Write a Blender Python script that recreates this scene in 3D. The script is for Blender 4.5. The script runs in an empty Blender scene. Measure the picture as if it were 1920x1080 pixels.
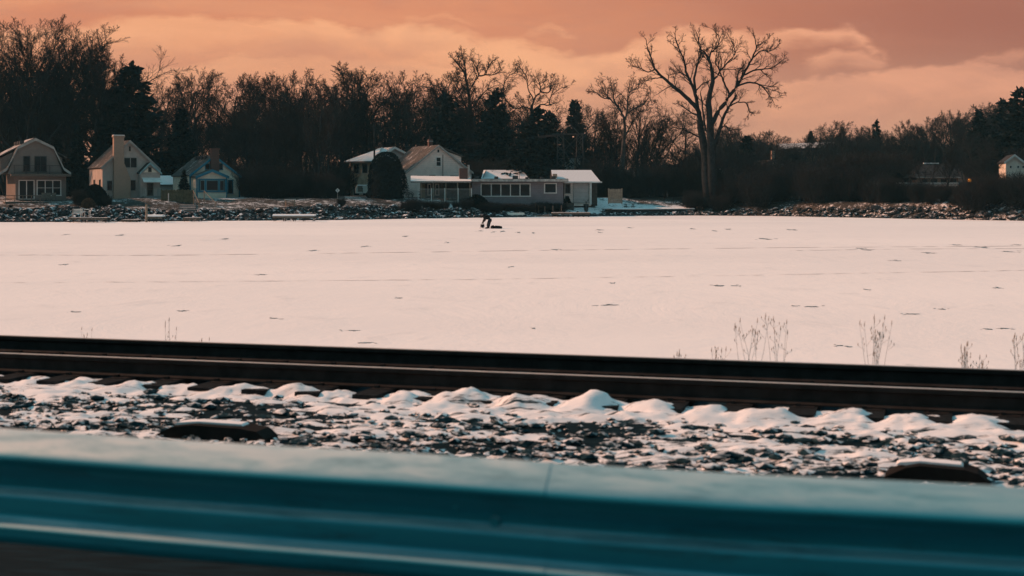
import bpy, math, random
import numpy as np
from mathutils import Vector, Matrix, Euler
R = math.radians
random.seed(7)
rng = np.random.default_rng(7)
scene = bpy.context.scene
COL = scene.collection

# ------------------------------------------------------------------ camera
H = 3.4                      # eye height above the ice
F = 2666.67                  # focal length in photo pixels
HY = 357.0                   # row of the horizon in the photo
cam_d = bpy.data.cameras.new('camera')
cam = bpy.data.objects.new('camera', cam_d)
COL.objects.link(cam)
cam.location = (0, 0, H)
cam.rotation_euler = (R(90), 0, 0)
cam_d.sensor_width = 36
cam_d.lens = 50
cam_d.shift_y = -(540 - HY) / 1920.0
cam_d.clip_start = 0.1
cam_d.clip_end = 8000
cam_d.dof.use_dof = True
cam_d.dof.focus_distance = 150
cam_d.dof.aperture_fstop = 3.2
scene.camera = cam

# ------------------------------------------------------------------ light
SUN_AZ = 74      # degrees to the left of the view direction
SUN_EL = 28
sd = bpy.data.lights.new('sun', 'SUN')
sd.energy = 5.15
sd.color = (1.0, 0.475, 0.285)
sd.angle = R(0.6)
sun = bpy.data.objects.new('sun', sd)
COL.objects.link(sun)
sv = Vector((-math.sin(R(SUN_AZ)) * math.cos(R(SUN_EL)), math.cos(R(SUN_AZ)) * math.cos(R(SUN_EL)), math.sin(R(SUN_EL))))
sun.rotation_euler = sv.to_track_quat('Z', 'Y').to_euler()
scene.view_settings.view_transform = 'Standard'
scene.view_settings.look = 'None'
scene.view_settings.exposure = 0.0
scene.view_settings.gamma = 1.0

world = bpy.data.worlds.new("World")
scene.world = world
world.use_nodes = True


class NT:
    """small helper to write node maths"""
    def __init__(s, tree):
        s.t = tree
        s.t.nodes.clear()
    def n(s, kind, **kw):
        nd = s.t.nodes.new(kind)
        for k, v in kw.items():
            setattr(nd, k, v)
        return nd
    def link(s, a, b):
        s.t.links.new(a, b)
    def put(s, sock, v):
        if isinstance(v, bpy.types.NodeSocket):
            s.link(v, sock)
        elif isinstance(v, (tuple, list)):
            if len(v) == 3 and sock.type == 'RGBA':
                v = tuple(v) + (1,)
            sock.default_value = v
        else:
            sock.default_value = v
    def m(s, op, a, b=None, c=None, clamp=False):
        nd = s.n('ShaderNodeMath', operation=op, use_clamp=clamp)
        s.put(nd.inputs[0], a)
        if b is not None: s.put(nd.inputs[1], b)
        if c is not None: s.put(nd.inputs[2], c)
        return nd.outputs[0]
    def step(s, v, a, b, lo=0.0, hi=1.0):
        nd = s.n('ShaderNodeMapRange', interpolation_type='SMOOTHSTEP')
        s.put(nd.inputs['Value'], v)
        s.put(nd.inputs['From Min'], a); s.put(nd.inputs['From Max'], b)
        s.put(nd.inputs['To Min'], lo); s.put(nd.inputs['To Max'], hi)
        return nd.outputs['Result']
    def mix(s, f, a, b, blend='MIX'):
        nd = s.n('ShaderNodeMix', data_type='RGBA', blend_type=blend)
        s.put(nd.inputs[0], f); s.put(nd.inputs[6], a); s.put(nd.inputs[7], b)
        return nd.outputs[2]
    def xyz(s, x, y, z):
        nd = s.n('ShaderNodeCombineXYZ')
        s.put(nd.inputs[0], x); s.put(nd.inputs[1], y); s.put(nd.inputs[2], z)
        return nd.outputs[0]
    def noise(s, vec, scale, detail=4, rough=.55, dist=0.0, dims='3D'):
        nd = s.n('ShaderNodeTexNoise', noise_dimensions=dims)
        if vec is not None: s.link(vec, nd.inputs['Vector'])
        s.put(nd.inputs['Scale'], scale); s.put(nd.inputs['Detail'], detail)
        s.put(nd.inputs['Roughness'], rough); s.put(nd.inputs['Distortion'], dist)
        return nd.outputs['Fac']
    def curve(s, v, pts):
        nd = s.n('ShaderNodeFloatCurve')
        s.put(nd.inputs['Value'], v)
        c = nd.mapping.curves[0]
        nd.mapping.use_clip = False
        while len(c.points) > 2:
            c.points.remove(c.points[1])
        c.points[0].location = pts[0]
        c.points[1].location = pts[-1]
        for p in pts[1:-1]:
            c.points.new(*p)
        nd.mapping.update()
        return nd.outputs[0]


def build_world():
    w = NT(world.node_tree)
    out = w.n('ShaderNodeOutputWorld'); bg = w.n('ShaderNodeBackground')
    w.link(bg.outputs[0], out.inputs[0])
    tc = w.n('ShaderNodeTexCoord'); sp = w.n('ShaderNodeSeparateXYZ')
    w.link(tc.outputs['Generated'], sp.inputs[0])
    x, y, z = sp.outputs
    yy = w.m('MAXIMUM', y, 0.15)
    U = w.m('DIVIDE', x, yy)                 # tangent of the bearing
    V = w.m('DIVIDE', z, yy)                 # tangent of the height
    front = w.step(y, 0.2, 0.6)
    # unit cloud coordinates: 1 = the photo's width
    X = w.m('ADD', w.m('MULTIPLY', U, F / 1920), 0.5)
    Yp = w.m('MULTIPLY', V, F / 1920)
    vec = w.xyz(X, w.m('MULTIPLY', Yp, 2.2), 0.0)
    n1 = w.noise(vec, 9.0, 6, .6, .3)
    n2 = w.noise(vec, 30.0, 5, .6, .2)
    n3 = w.noise(w.xyz(X, w.m('MULTIPLY', Yp, 4.5), 3.0), 3.6, 5, .55, .5)
    wob = w.m('ADD', w.m('MULTIPLY', w.m('SUBTRACT', n1, .5), .036), w.m('MULTIPLY', w.m('SUBTRACT', n2, .5), .020))
    # dull sky behind the clouds
    hor = (0.64, 0.335, 0.215)
    left = (0.72, 0.265, 0.140); right = (0.40, 0.148, 0.100)
    side = w.step(X, 0.35, 1.05)
    up = w.mix(side, left, right)
    base = w.mix(w.step(Yp, 0.015, 0.17), hor, up)
    dens = None
    Xw = w.m('ADD', w.m('ADD', X, w.m('MULTIPLY', w.m('SUBTRACT', n1, .5), .11)), w.m('MULTIPLY', w.m('SUBTRACT', n2, .5), .03))
    def bank(pts, thick, edge, x0, x1, soft, amp, off=0.0):
        nonlocal dens
        top = w.curve(X, [(px / 1920, (HY - py) / 1920) for px, py in pts])
        d = w.m('SUBTRACT', w.m('ADD', top, wob), Yp)
        a = w.step(d, 0.0, edge)
        b = w.step(d, thick * .25, thick, 1.0, off)
        c = w.m('MULTIPLY', w.step(Xw, (x0 - soft) / 1920, x0 / 1920), w.step(Xw, x1 / 1920, (x1 + soft) / 1920, 1.0, 0.0))
        r = w.m('MULTIPLY', w.m('MULTIPLY', a, b), w.m('MULTIPLY', c, amp))
        dens = r if dens is None else w.m('MAXIMUM', dens, r)
    bank([(0, 45), (200, 30), (430, 18), (560, 16), (700, 42), (850, 42), (960, 70), (1100, 92), (1200, 60), (1300, 42), (1380, 50), (1920, 90)],
         .062, .014, -900, 1390, 110, .95, .12)
    bank([(0, 118), (150, 108), (300, 122), (480, 84), (640, 100), (800, 96), (980, 130), (1130, 118), (1300, 130), (1920, 140)], .05, .012, -900, 1250, 90, .75, .1)
    bank([(0, 60), (1400, 72), (1450, 52), (1540, 42), (1600, 40), (1640, 66), (1920, 90)], .032, .010, 1450, 1600, 50, .85)
    bank([(0, 90), (1540, 100), (1580, 88), (1640, 92), (1680, 108), (1920, 110)], .028, .009, 1560, 1630, 34, .70)
    bank([(0, 160), (1380, 160), (1450, 150), (1550, 142), (1630, 128), (1700, 116), (1800, 112), (1870, 116), (1920, 124)],
         .070, .009, 1440, 2600, 60, .85, .10)
    bank([(0, 90), (1820, 104), (1870, 92), (1920, 88)], .022, .009, 1860, 2100, 60, .5)
    bank([(0, 20), (780, 26), (830, 8), (880, 26), (1920, 30)], .02, .012, 800, 860, 40, .5)
    bank([(0, 40), (1000, 50), (1035, 32), (1070, 48), (1920, 50)], .02, .010, 1020, 1050, 30, .5)
    streak = w.m('MULTIPLY', w.step(n3, .42, .66), w.step(Yp, .03, .10))
    dens = w.m('MULTIPLY', dens, w.step(n3, .25, .6, .55, 1.0))
    dens = w.m('MAXIMUM', dens, w.m('MULTIPLY', streak, w.step(X, .2, .85, .30, .05)))
    lit = w.mix(w.step(X, .45, 1.0), (0.97, 0.455, 0.235), (0.90, 0.40, 0.24))
    low = w.mix(dens, base, lit)
    shade = w.m('MULTIPLY', w.step(w.noise(w.xyz(X, w.m('MULTIPLY', Yp, 3.0), 7.0), 7.0, 6, .6, .6), .42, .68), w.step(Yp, .02, .14, .34, .26))
    low = w.mix(shade, low, (0.50, 0.235, 0.17))
    # clear upper sky: physical sky, teal with the late hour
    sky = w.n('ShaderNodeTexSky', sky_type='NISHITA')
    sky.sun_disc = False
    sky.sun_elevation = R(SUN_EL)
    sky.sun_rotation = R(-SUN_AZ)
    sky.air_density = 1.0; sky.dust_density = 1.0
    hi = w.mix(1.0, sky.outputs[0], (0.030, 0.060, 0.055), 'MULTIPLY')
    hi = w.mix(0.75, hi, (0.22, 0.49, 0.58))
    back = w.mix(w.step(z, 0.05, 0.65), (0.092, 0.122, 0.126), hi)
    f2 = w.m('MULTIPLY', front, w.step(z, 0.16, 0.45, 1.0, 0.0))
    col = w.mix(f2, back, low)
    w.link(col, bg.inputs[0])
    bg.inputs[1].default_value = 1.0
build_world()

# ------------------------------------------------------------------ materials
MATS = {}
def base_mat(name):
    m = bpy.data.materials.new(name); m.use_nodes = True
    t = NT(m.node_tree)
    o = t.n('ShaderNodeOutputMaterial'); p = t.n('ShaderNodeBsdfPrincipled')
    t.link(p.outputs[0], o.inputs[0])
    MATS[name] = m
    return m, t, p
def mat(name, col, rough=.8, metal=0.0, var=.25, scale=3.0, bump=0.0, col2=None, obj=True, spec=.3):
    if name in MATS: return MATS[name]
    m, t, p = base_mat(name)
    tc = t.n('ShaderNodeTexCoord')
    nz = t.noise(tc.outputs['Object'], scale, 5, .6)
    a = tuple(c * (1 - var) for c in col); b = col2 or tuple(min(1, c * (1 + var)) for c in col)
    t.link(t.mix(t.step(nz, .3, .7), a, b), p.inputs['Base Color'])
    p.inputs['Roughness'].default_value = rough; p.inputs['Metallic'].default_value = metal
    p.inputs['Specular IOR Level'].default_value = spec
    if bump:
        bn = t.n('ShaderNodeBump'); bn.inputs['Strength'].default_value = bump; bn.inputs['Distance'].default_value = .05
        t.link(nz, bn.inputs['Height']); t.link(bn.outputs[0], p.inputs['Normal'])
    return m
SNOW = (0.80, 0.79, 0.79)
def snow_on(name, col, cover=.5, scale=1.2, up=.35, rough=.85, stretch=None, soft=.12, snow=SNOW, var=.3, drift=None):
    """snow lying on whatever faces up, broken by noise"""
    if name in MATS: return MATS[name]
    m, t, p = base_mat(name)
    tc = t.n('ShaderNodeTexCoord'); g = t.n('ShaderNodeNewGeometry')
    vec = g.outputs['Position']
    if stretch:
        mp = t.n('ShaderNodeMapping'); mp.inputs['Rotation'].default_value = (0, 0, stretch[0]); mp.inputs['Scale'].default_value = stretch[1]
        mp.vector_type = 'POINT'
        t.link(vec, mp.inputs[0]); vec = mp.outputs[0]
    nz = t.noise(vec, scale, 6, .65)
    n2 = t.noise(vec, scale * 6, 4, .6)
    sp = t.n('ShaderNodeSeparateXYZ'); t.link(g.outputs['Normal'], sp.inputs[0])
    k = t.m('ADD', t.m('MULTIPLY', nz, .75), t.m('MULTIPLY', n2, .25))
    if drift:      # snow lies deeper towards the rail
        gp = t.n('ShaderNodeSeparateXYZ'); t.link(g.outputs['Position'], gp.inputs[0])
        pd = t.m('ADD', t.m('MULTIPLY', gp.outputs[0], drift[0]), t.m('MULTIPLY', gp.outputs[1], drift[1]))
        k = t.m('ADD', k, t.step(pd, drift[2], drift[3], drift[4], drift[5]))
    f = t.m('MULTIPLY', t.step(sp.outputs[2], up, up + .3), t.step(k, 1 - cover - soft, 1 - cover + soft))
    dark = t.mix(t.step(n2, .35, .65), tuple(c * (1 - var) for c in col), tuple(c * (1 + var) for c in col))
    t.link(t.mix(f, dark, snow), p.inputs['Base Color'])
    p.inputs['Roughness'].default_value = rough; p.inputs['Specular IOR Level'].default_value = .03
    bn = t.n('ShaderNodeBump'); bn.inputs['Strength'].default_value = .5; bn.inputs['Distance'].default_value = .04
    t.link(k, bn.inputs['Height']); t.link(bn.outputs[0], p.inputs['Normal'])
    return m
def siding(name, col, pitch=.16, vert=False, depth=.35, var=.10):
    """lapped boards"""
    if name in MATS: return MATS[name]
    m, t, p = base_mat(name)
    tc = t.n('ShaderNodeTexCoord'); sp = t.n('ShaderNodeSeparateXYZ'); t.link(tc.outputs['Object'], sp.inputs[0])
    c = t.m('ADD', sp.outputs[0], sp.outputs[1]) if vert else sp.outputs[2]
    fr = t.m('FRACT', t.m('DIVIDE', c, pitch))
    gap = t.step(fr, 0.0, .14)
    nz = t.noise(tc.outputs['Object'], 1.3, 5, .6)
    b = t.mix(t.step(nz, .3, .7), tuple(k * (1 - var) for k in col), tuple(k * (1 + var) for k in col))
    t.link(t.mix(gap, tuple(k * (1 - depth) for k in col), b), p.inputs['Base Color'])
    bn = t.n('ShaderNodeBump'); bn.inputs['Strength'].default_value = .6; bn.inputs['Distance'].default_value = .03
    t.link(fr, bn.inputs['Height']); t.link(bn.outputs[0], p.inputs['Normal'])
    p.inputs['Roughness'].default_value = .75; p.inputs['Specular IOR Level'].default_value = .2
    return m
def bricks(name, c1, c2, mortar, sc=4.0):
    if name in MATS: return MATS[name]
    m, t, p = base_mat(name)
    tc = t.n('ShaderNodeTexCoord')
    sp = t.n('ShaderNodeSeparateXYZ'); t.link(tc.outputs['Object'], sp.inputs[0])
    b = t.n('ShaderNodeTexBrick')
    t.link(t.xyz(t.m('ADD', sp.outputs[0], sp.outputs[1]), sp.outputs[2], 0.0), b.inputs['Vector'])
    t.put(b.inputs['Color1'], c1); t.put(b.inputs['Color2'], c2); t.put(b.inputs['Mortar'], mortar)
    t.put(b.inputs['Scale'], sc); t.put(b.inputs['Mortar Size'], .012)
    t.link(b.outputs['Color'], p.inputs['Base Color']); p.inputs['Roughness'].default_value = .9
    return m

M_bark = mat('bark', (0.027, 0.031, 0.033), .95, var=.35, scale=2.5, spec=.05)
M_bark_pale = mat('pale_bark', (0.060, 0.055, 0.052), .9, var=.4, scale=1.5, spec=.1)
M_twig = mat('twigs', (0.020, 0.024, 0.026), .95, var=.3, scale=.4, spec=.05)
M_twig_brown = mat('brown_twigs', (0.026, 0.027, 0.028), .95, var=.3, scale=.3, spec=.05)
M_needle = mat('needles', (0.012, 0.020, 0.021), .9, var=.5, scale=.9, spec=.05)
M_cedar = mat('cedar_foliage', (0.012, 0.019, 0.021), .9, var=.5, scale=2.0, spec=.05)
M_glass = mat('window_glass', (0.008, 0.012, 0.015), .15, var=.3, scale=.8, spec=.25)
M_white = mat('white_paint', (0.62, 0.61, 0.58), .6, var=.12, scale=2)
M_white_dull = mat('weathered_white_paint', (0.29, 0.28, 0.26), .7, var=.2, scale=2)
M_darkpaint = mat('dark_paint', (0.03, 0.032, 0.034), .7, var=.3)
M_wood = mat('weathered_wood', (0.13, 0.105, 0.085), .9, var=.35, scale=4)
M_woodlit = mat('tan_wood', (0.26, 0.20, 0.15), .85, var=.25, scale=4)
M_blue = mat('blue_trim', (0.018, 0.17, 0.25), .6, var=.15)
M_iron = mat('black_metal', (0.02, 0.02, 0.022), .5, .4, var=.3)
M_snow = mat('packed_snow', SNOW, .8, var=.04, scale=2.0, bump=.2)
M_rock = snow_on('snowy_rock', (0.030, 0.036, 0.040), .46, 1.6, .50, soft=.05)
M_deck = snow_on('snowy_planks', (0.12, 0.10, 0.085), .62, 2.0, .5)
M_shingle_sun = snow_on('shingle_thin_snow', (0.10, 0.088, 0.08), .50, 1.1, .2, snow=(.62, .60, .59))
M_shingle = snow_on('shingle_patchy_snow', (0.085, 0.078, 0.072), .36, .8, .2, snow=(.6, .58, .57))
M_shingle_snow = snow_on('shingle_full_snow', (0.12, 0.11, 0.105), .80, 2.4, .1, soft=.2, snow=(.72, .71, .71))
M_darkroof = snow_on('dark_roof', (0.035, 0.034, 0.034), .30, 1.0, .2)
M_flatroof = snow_on('tar_roof_snow', (0.05, 0.048, 0.046), .55, 1.2, .4)

# ------------------------------------------------------------------ mesh helpers
class MB:
    def __init__(s):
        s.v = []; s.f = []
    def add(s, vs, fs):
        o = len(s.v); s.v += [tuple(v) for v in vs]; s.f += [tuple(i + o for i in f) for f in fs]
    def box(s, x0, x1, y0, y1, z0, z1):
        s.add([(x0, y0, z0), (x1, y0, z0), (x1, y1, z0), (x0, y1, z0), (x0, y0, z1), (x1, y0, z1), (x1, y1, z1), (x0, y1, z1)],
              [(0, 3, 2, 1), (4, 5, 6, 7), (0, 1, 5, 4), (1, 2, 6, 5), (2, 3, 7, 6), (3, 0, 4, 7)])
    def prism(s, poly, y0, y1):
        """poly in (x,z), counter-clockwise seen from -y"""
        n = len(poly)
        s.add([(x, y0, z) for x, z in poly] + [(x, y1, z) for x, z in poly],
              [tuple(range(n)), tuple(range(2 * n - 1, n - 1, -1))] + [(i + n, (i + 1) % n + n, (i + 1) % n, i) for i in range(n)])
    def slab(s, a, b, c, d, th):
        """thick quad, thickness downwards along its normal"""
        a, b, c, d = map(Vector, (a, b, c, d))
        nn = (b - a).cross(d - a).normalized() * th
        s.add([a, b, c, d, a - nn, b - nn, c - nn, d - nn], [(0, 1, 2, 3), (7, 6, 5, 4), (0, 4, 5, 1), (1, 5, 6, 2), (2, 6, 7, 3), (3, 7, 4, 0)])
    def tube(s, pts, rad, k=6, cap=True):
        pts = [Vector(p) for p in pts]; n = len(pts)
        if not hasattr(rad, '__len__'): rad = [rad] * n
        vs = []; fs = []
        for i, p in enumerate(pts):
            d = (pts[min(i + 1, n - 1)] - pts[max(i - 1, 0)]).normalized()
            a = d.cross(Vector((0.31, 0.22, .92)) if abs(d.z) < .8 else Vector((1, .1, 0))).normalized(); b = d.cross(a)
            for j in range(k):
                t = 2 * math.pi * j / k
                vs.append(p + (a * math.cos(t) + b * math.sin(t)) * rad[i])
        for i in range(n - 1):
            for j in range(k):
                fs.append((i * k + j, i * k + (j + 1) % k, (i + 1) * k + (j + 1) % k, (i + 1) * k + j))
        if cap:
            fs.append(tuple(range(k - 1, -1, -1))); fs.append(tuple((n - 1) * k + j for j in range(k)))
        s.add(vs, fs)
    def bar(s, a, b, r, k=5):
        s.tube([a, b], r, k)
    def build(s, name, m, parent=None, smooth=False, loc=None):
        me = bpy.data.meshes.new(name)
        me.from_pydata(s.v, [], s.f)
        if smooth: me.polygons.foreach_set('use_smooth', [True] * len(me.polygons))
        me.materials.append(m)
        o = bpy.data.objects.new(name, me); COL.objects.link(o)
        if parent: o.parent = parent
        if loc: o.location = loc
        return o

def tag(o, label=None, cat=None, group=None, kind=None):
    if label: o['label'] = label
    if cat: o['category'] = cat
    if group: o['group'] = group
    if kind: o['kind'] = kind
    return o
def empty(name, loc, rz=0.0, label=None, cat=None, group=None):
    o = bpy.data.objects.new(name, None); COL.objects.link(o)
    o.location = loc; o.rotation_euler = (0, 0, rz); o.empty_display_size = .2
    return tag(o, label, cat, group)
def children(o):
    return [c for c in bpy.data.objects if c.parent == o]
KIDS = {}
def copy_tree(o, parent=None):
    c = o.copy(); COL.objects.link(c); c.parent = parent
    if o.name not in KIDS: KIDS[o.name] = children(o)
    for ch in KIDS[o.name]: copy_tree(ch, c)
    return c
def at(px, py, Y):
    return Vector(((px - 960) / F * Y, Y, H - (py - HY) / F * Y))
def wx(px, Y): return (px - 960) / F * Y

# ------------------------------------------------------------------ lake, shore and land
SH_PX = [(-500, 417), (0, 416.5), (200, 416), (400, 414), (600, 413), (800, 409.5), (1000, 406.5), (1150, 405), (1300, 404), (1450, 405), (1600, 408), (1750, 411), (1920, 414), (2400, 416)]
SH = []
for px, py in SH_PX:
    D = H * F / (py - HY); SH.append((wx(px, D), D))
shx = np.array([a for a, b in SH]); shy = np.array([b for a, b in SH])
def shore(x): return np.interp(x, shx, shy)
def sstep(v, a, b):
    t = np.clip((v - a) / (b - a), 0, 1); return t * t * (3 - 2 * t)
def ground(x, y):
    x = np.asarray(x, float); y = np.asarray(y, float)
    s = y - shore(x)
    h = -0.5 + 0.5 * np.clip((s + 1.5) / 1.5, 0, 1)
    hb = np.interp(x, [-60, -35, -22, -5, 5, 12, 25, 32, 60], [1.55, 1.35, 1.5, 1.2, .95, .9, .95, 1.6, 2.2])   # top of the rocky bank
    h = h + hb * sstep(s, -0.2, 5.5)
    h = h + (2.35 - hb) * sstep(s, 5, 16) + 0.010 * np.clip(s - 16, 0, 400)
    hill = sstep(x, 18, 75) * sstep(s, 22, 120) * 5.0 + sstep(s, 160, 320) * 3
    h = h + np.where(s > 0, hill, 0)
    h = h + np.where(s > 1, .12 * np.sin(x * .9 + 2 * np.sin(y * .4)) * np.cos(y * .7), 0)
    return h
def gz(x, y): return float(ground(x, y))

def grid_obj(name, xs, ys, zf, m, smooth=True):
    X, Yg = np.meshgrid(xs, ys); Z = zf(X, Yg)
    nx, ny = len(xs), len(ys)
    co = np.stack([X.ravel(), Yg.ravel(), Z.ravel()], 1)
    i = np.arange(nx - 1)[None, :] + nx * np.arange(ny - 1)[:, None]
    fa = np.stack([i, i + 1, i + 1 + nx, i + nx], -1).reshape(-1, 4)
    return np_obj(name, co, fa, m, smooth)
def np_obj(name, co, fa, m, smooth=True, parent=None):
    me = bpy.data.meshes.new(name)
    k = fa.shape[1]
    me.vertices.add(len(co)); me.vertices.foreach_set('co', np.ascontiguousarray(co, dtype=np.float32).ravel())
    me.loops.add(fa.size); me.loops.foreach_set('vertex_index', np.ascontiguousarray(fa, dtype=np.int32).ravel())
    me.polygons.add(len(fa)); me.polygons.foreach_set('loop_start', np.arange(len(fa), dtype=np.int32) * k)
    me.polygons.foreach_set('use_smooth', np.full(len(fa), smooth))
    me.update(calc_edges=True); me.validate()
    me.materials.append(m)
    o = bpy.data.objects.new(name, me); COL.objects.link(o)
    if parent: o.parent = parent
    return o

def lake_material():
    m, t, p = base_mat('lake_snow')
    g = t.n('ShaderNodeNewGeometry'); P = g.outputs['Position']
    sp = t.n('ShaderNodeSeparateXYZ'); t.link(P, sp.inputs[0])
    def sc(a, b): return t.xyz(t.m('MULTIPLY', sp.outputs[0], a), t.m('MULTIPLY', sp.outputs[1], b), 0.0)
    big = t.noise(sc(.012, .03), 1.0, 4, .6)
    fine = t.noise(sc(.5, .30), 1.0, 8, .7, .4)
    scour = t.noise(sc(.16, .11), 1.0, 9, .72, .8)
    flake = t.noise(sc(1.5, .8), 1.0, 5, .65)
    col = t.mix(t.step(big, .35, .65), (.80, .79, .78), (.87, .85, .83))
    col = t.mix(t.step(fine, .54, .74, 0, .34), col, (.52, .55, .57))
    f = t.m('MULTIPLY', t.step(scour, .665, .72), t.step(flake, .38, .58))
    col = t.mix(t.m('MULTIPLY', f, .75), col, (.22, .27, .29))
    # slushy strip along the far shore
    strip = t.m('MULTIPLY', t.step(sp.outputs[1], 128, 150), t.step(t.noise(sc(.04, .25), 1.0, 5, .6), .5, .7))
    col = t.mix(t.m('MULTIPLY', strip, .30), col, (.42, .42, .44))
    t.link(col, p.inputs['Base Color'])
    p.inputs['Roughness'].default_value = .8; p.inputs['Specular IOR Level'].default_value = .15
    bn = t.n('ShaderNodeBump'); bn.inputs['Strength'].default_value = .35; bn.inputs['Distance'].default_value = .10
    t.link(t.m('ADD', fine, t.m('MULTIPLY', scour, 2)), bn.inputs['Height']); t.link(bn.outputs[0], p.inputs['Normal'])
    return m
lake = MB(); lake.add([(-600, -200, 0), (600, -200, 0), (600, 620, 0), (-600, 620, 0)], [(0, 1, 2, 3)])
lo = lake.build('lake_ice', lake_material()); tag(lo, kind='structure')

# bare wind-scoured ice patches seen in the photo, lying just above the snow sheet
bi = MB()
def ragged(px, py, w, h=2.2, n=14):
    Y = H * F / (py - HY); cx = wx(px, Y); rx = w / 2 / F * Y; ry = h / 2 / F * Y * Y / H
    pts = []
    for i in range(n):
        a = 2 * math.pi * i / n; k = random.uniform(.35, 1.15)
        pts.append((cx + rx * k * math.cos(a), Y + ry * k * math.sin(a), .006))
    bi.add(pts, [tuple(range(n))])
marks = [(492, 515, 26), (343, 583, 20), (140, 585, 22), (515, 597, 20), (683, 643, 32), (750, 559, 14), (1140, 572, 40), (1147, 531, 12), (1350, 536, 26), (1378, 536, 18),
         (1522, 575, 30), (1490, 574, 14), (1710, 589, 30), (1765, 580, 18), (1575, 648, 22), (1590, 650, 14), (1885, 616, 36), (1850, 617, 18), (1000, 616, 10), (1870, 540, 18),
         (1682, 489, 20), (1612, 466, 14), (1625, 469, 18), (1790, 459, 20), (1435, 448, 26), (1125, 431, 12), (1124, 436, 8), (330, 461, 22), (120, 496, 12), (125, 440, 10),
         (685, 462, 14), (225, 441, 12), (1340, 433, 10), (1365, 430, 12), (1298, 429, 10), (1485, 431, 12), (1740, 474, 20), (1840, 464, 20), (1890, 472, 26), (1905, 459, 12),
         (660, 620, 30), (1625, 543, 10), (1180, 427, 10), (760, 443, 12), (420, 448, 14), (585, 470, 16), (1040, 468, 16), (960, 500, 14), (840, 455, 8)]
marks += [(900, 433, 10), (942, 434, 12), (926, 435, 7), (972, 436, 8), (1000, 437, 7)]
for px, py, w in marks:
    ragged(px, py, w, random.uniform(1.6, 3.0))
    for k in range(3): ragged(px + random.uniform(-w, w) * .8, py + random.uniform(-1.6, 1.6), w * random.uniform(.15, .4), 1.0, 8)
M_ice = mat('bare_ice', (0.16, 0.22, 0.245), .5, var=.5, scale=3)
tag(bi.build('bare_ice_patches', M_ice), kind='structure')
# old ski and sled tracks, pressed lines across the lake
tr = MB()
def track(pts, wid, m):
    pw = []
    for px, py in pts:
        Y = H * F / (py - HY); pw.append(Vector((wx(px, Y), Y, .010)))
    out = []
    for a, b in zip(pw[:-1], pw[1:]):
        for k in range(24): out.append(a.lerp(b, k / 24) + Vector((0, random.uniform(-.10, .10), 0)))
    out.append(pw[-1]); vs = []; fs = []
    for i, p in enumerate(out):
        w_ = wid * (random.uniform(.02, .9) if random.random() < .7 else .004)
        vs += [(p.x, p.y - w_, p.z), (p.x, p.y + w_, p.z)]
        if i: fs.append((2 * i - 2, 2 * i, 2 * i + 1, 2 * i - 1))
    m.add(vs, fs)
track([(-60, 478), (300, 479), (700, 474), (1050, 469), (1500, 464), (1980, 461)], .30, tr)
track([(-60, 531), (400, 528), (900, 524), (1300, 518), (1650, 512), (1980, 506)], .10, tr)
track([(1480, 470), (1700, 467), (1980, 466)], .22, tr)
M_track = mat('pressed_snow', (0.58, 0.56, 0.55), .8, var=.25, scale=.8)
tag(tr.build('snow_tracks', M_track), kind='structure')

def bank_material():
    m, t, p = base_mat('bank_ground')
    g = t.n('ShaderNodeNewGeometry'); P = g.outputs['Position']
    a = t.noise(P, .22, 6, .65, .3); b = t.noise(P, 1.6, 6, .7); c = t.noise(P, 6.0, 4, .7)
    k = t.m('ADD', t.m('MULTIPLY', a, .35), t.m('ADD', t.m('MULTIPLY', b, .35), t.m('MULTIPLY', c, .30)))
    dirt = t.mix(t.step(b, .35, .65), (.055, .048, .040), (.022, .022, .021))
    sp = t.n('ShaderNodeSeparateXYZ'); t.link(P, sp.inputs[0])
    # the open lawn keeps more of its snow than the wooded ground
    lawn = t.m('MULTIPLY', t.step(sp.outputs[0], 5, 9), t.step(sp.outputs[0], 23.5, 26, 1.0, 0.0))
    th = t.m('SUBTRACT', t.m('SUBTRACT', .535, t.m('MULTIPLY', lawn, .09)), 0.0)
    woods = t.step(sp.outputs[1], 196, 215, 0.0, .25)
    th = t.m('ADD', th, woods)
    dirt = t.mix(t.step(sp.outputs[1], 200, 225, 0.0, .8), dirt, (.020, .021, .021))
    f = t.step(t.m('SUBTRACT', k, th), -.03, .05)
    t.link(t.mix(f, dirt, (.72, .71, .71)), p.inputs['Base Color'])
    p.inputs['Roughness'].default_value = .9; p.inputs['Specular IOR Level'].default_value = .1
    bn = t.n('ShaderNodeBump'); bn.inputs['Strength'].default_value = .6; bn.inputs['Distance'].default_value = .12
    t.link(k, bn.inputs['Height']); t.link(bn.outputs[0], p.inputs['Normal'])
    return m
xs = np.concatenate([np.linspace(-600, -150, 16), np.arange(-140, 140, .9), np.linspace(150, 600, 16)])
def land():
    ss = np.concatenate([np.arange(-2, 26, .7), np.arange(26, 90, 3), np.linspace(95, 400, 36), np.linspace(410, 455, 4)])
    X, S = np.meshgrid(xs, ss); Yg = shore(X) + S; Z = ground(X, Yg)
    nx, ny = len(xs), len(ss)
    i = np.arange(nx - 1)[None, :] + nx * np.arange(ny - 1)[:, None]
    fa = np.stack([i, i + 1, i + 1 + nx, i + nx], -1).reshape(-1, 4)
    return np_obj('shore_ground', np.stack([X.ravel(), Yg.ravel(), Z.ravel()], 1), fa, bank_material())
tag(land(), kind='structure')

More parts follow.
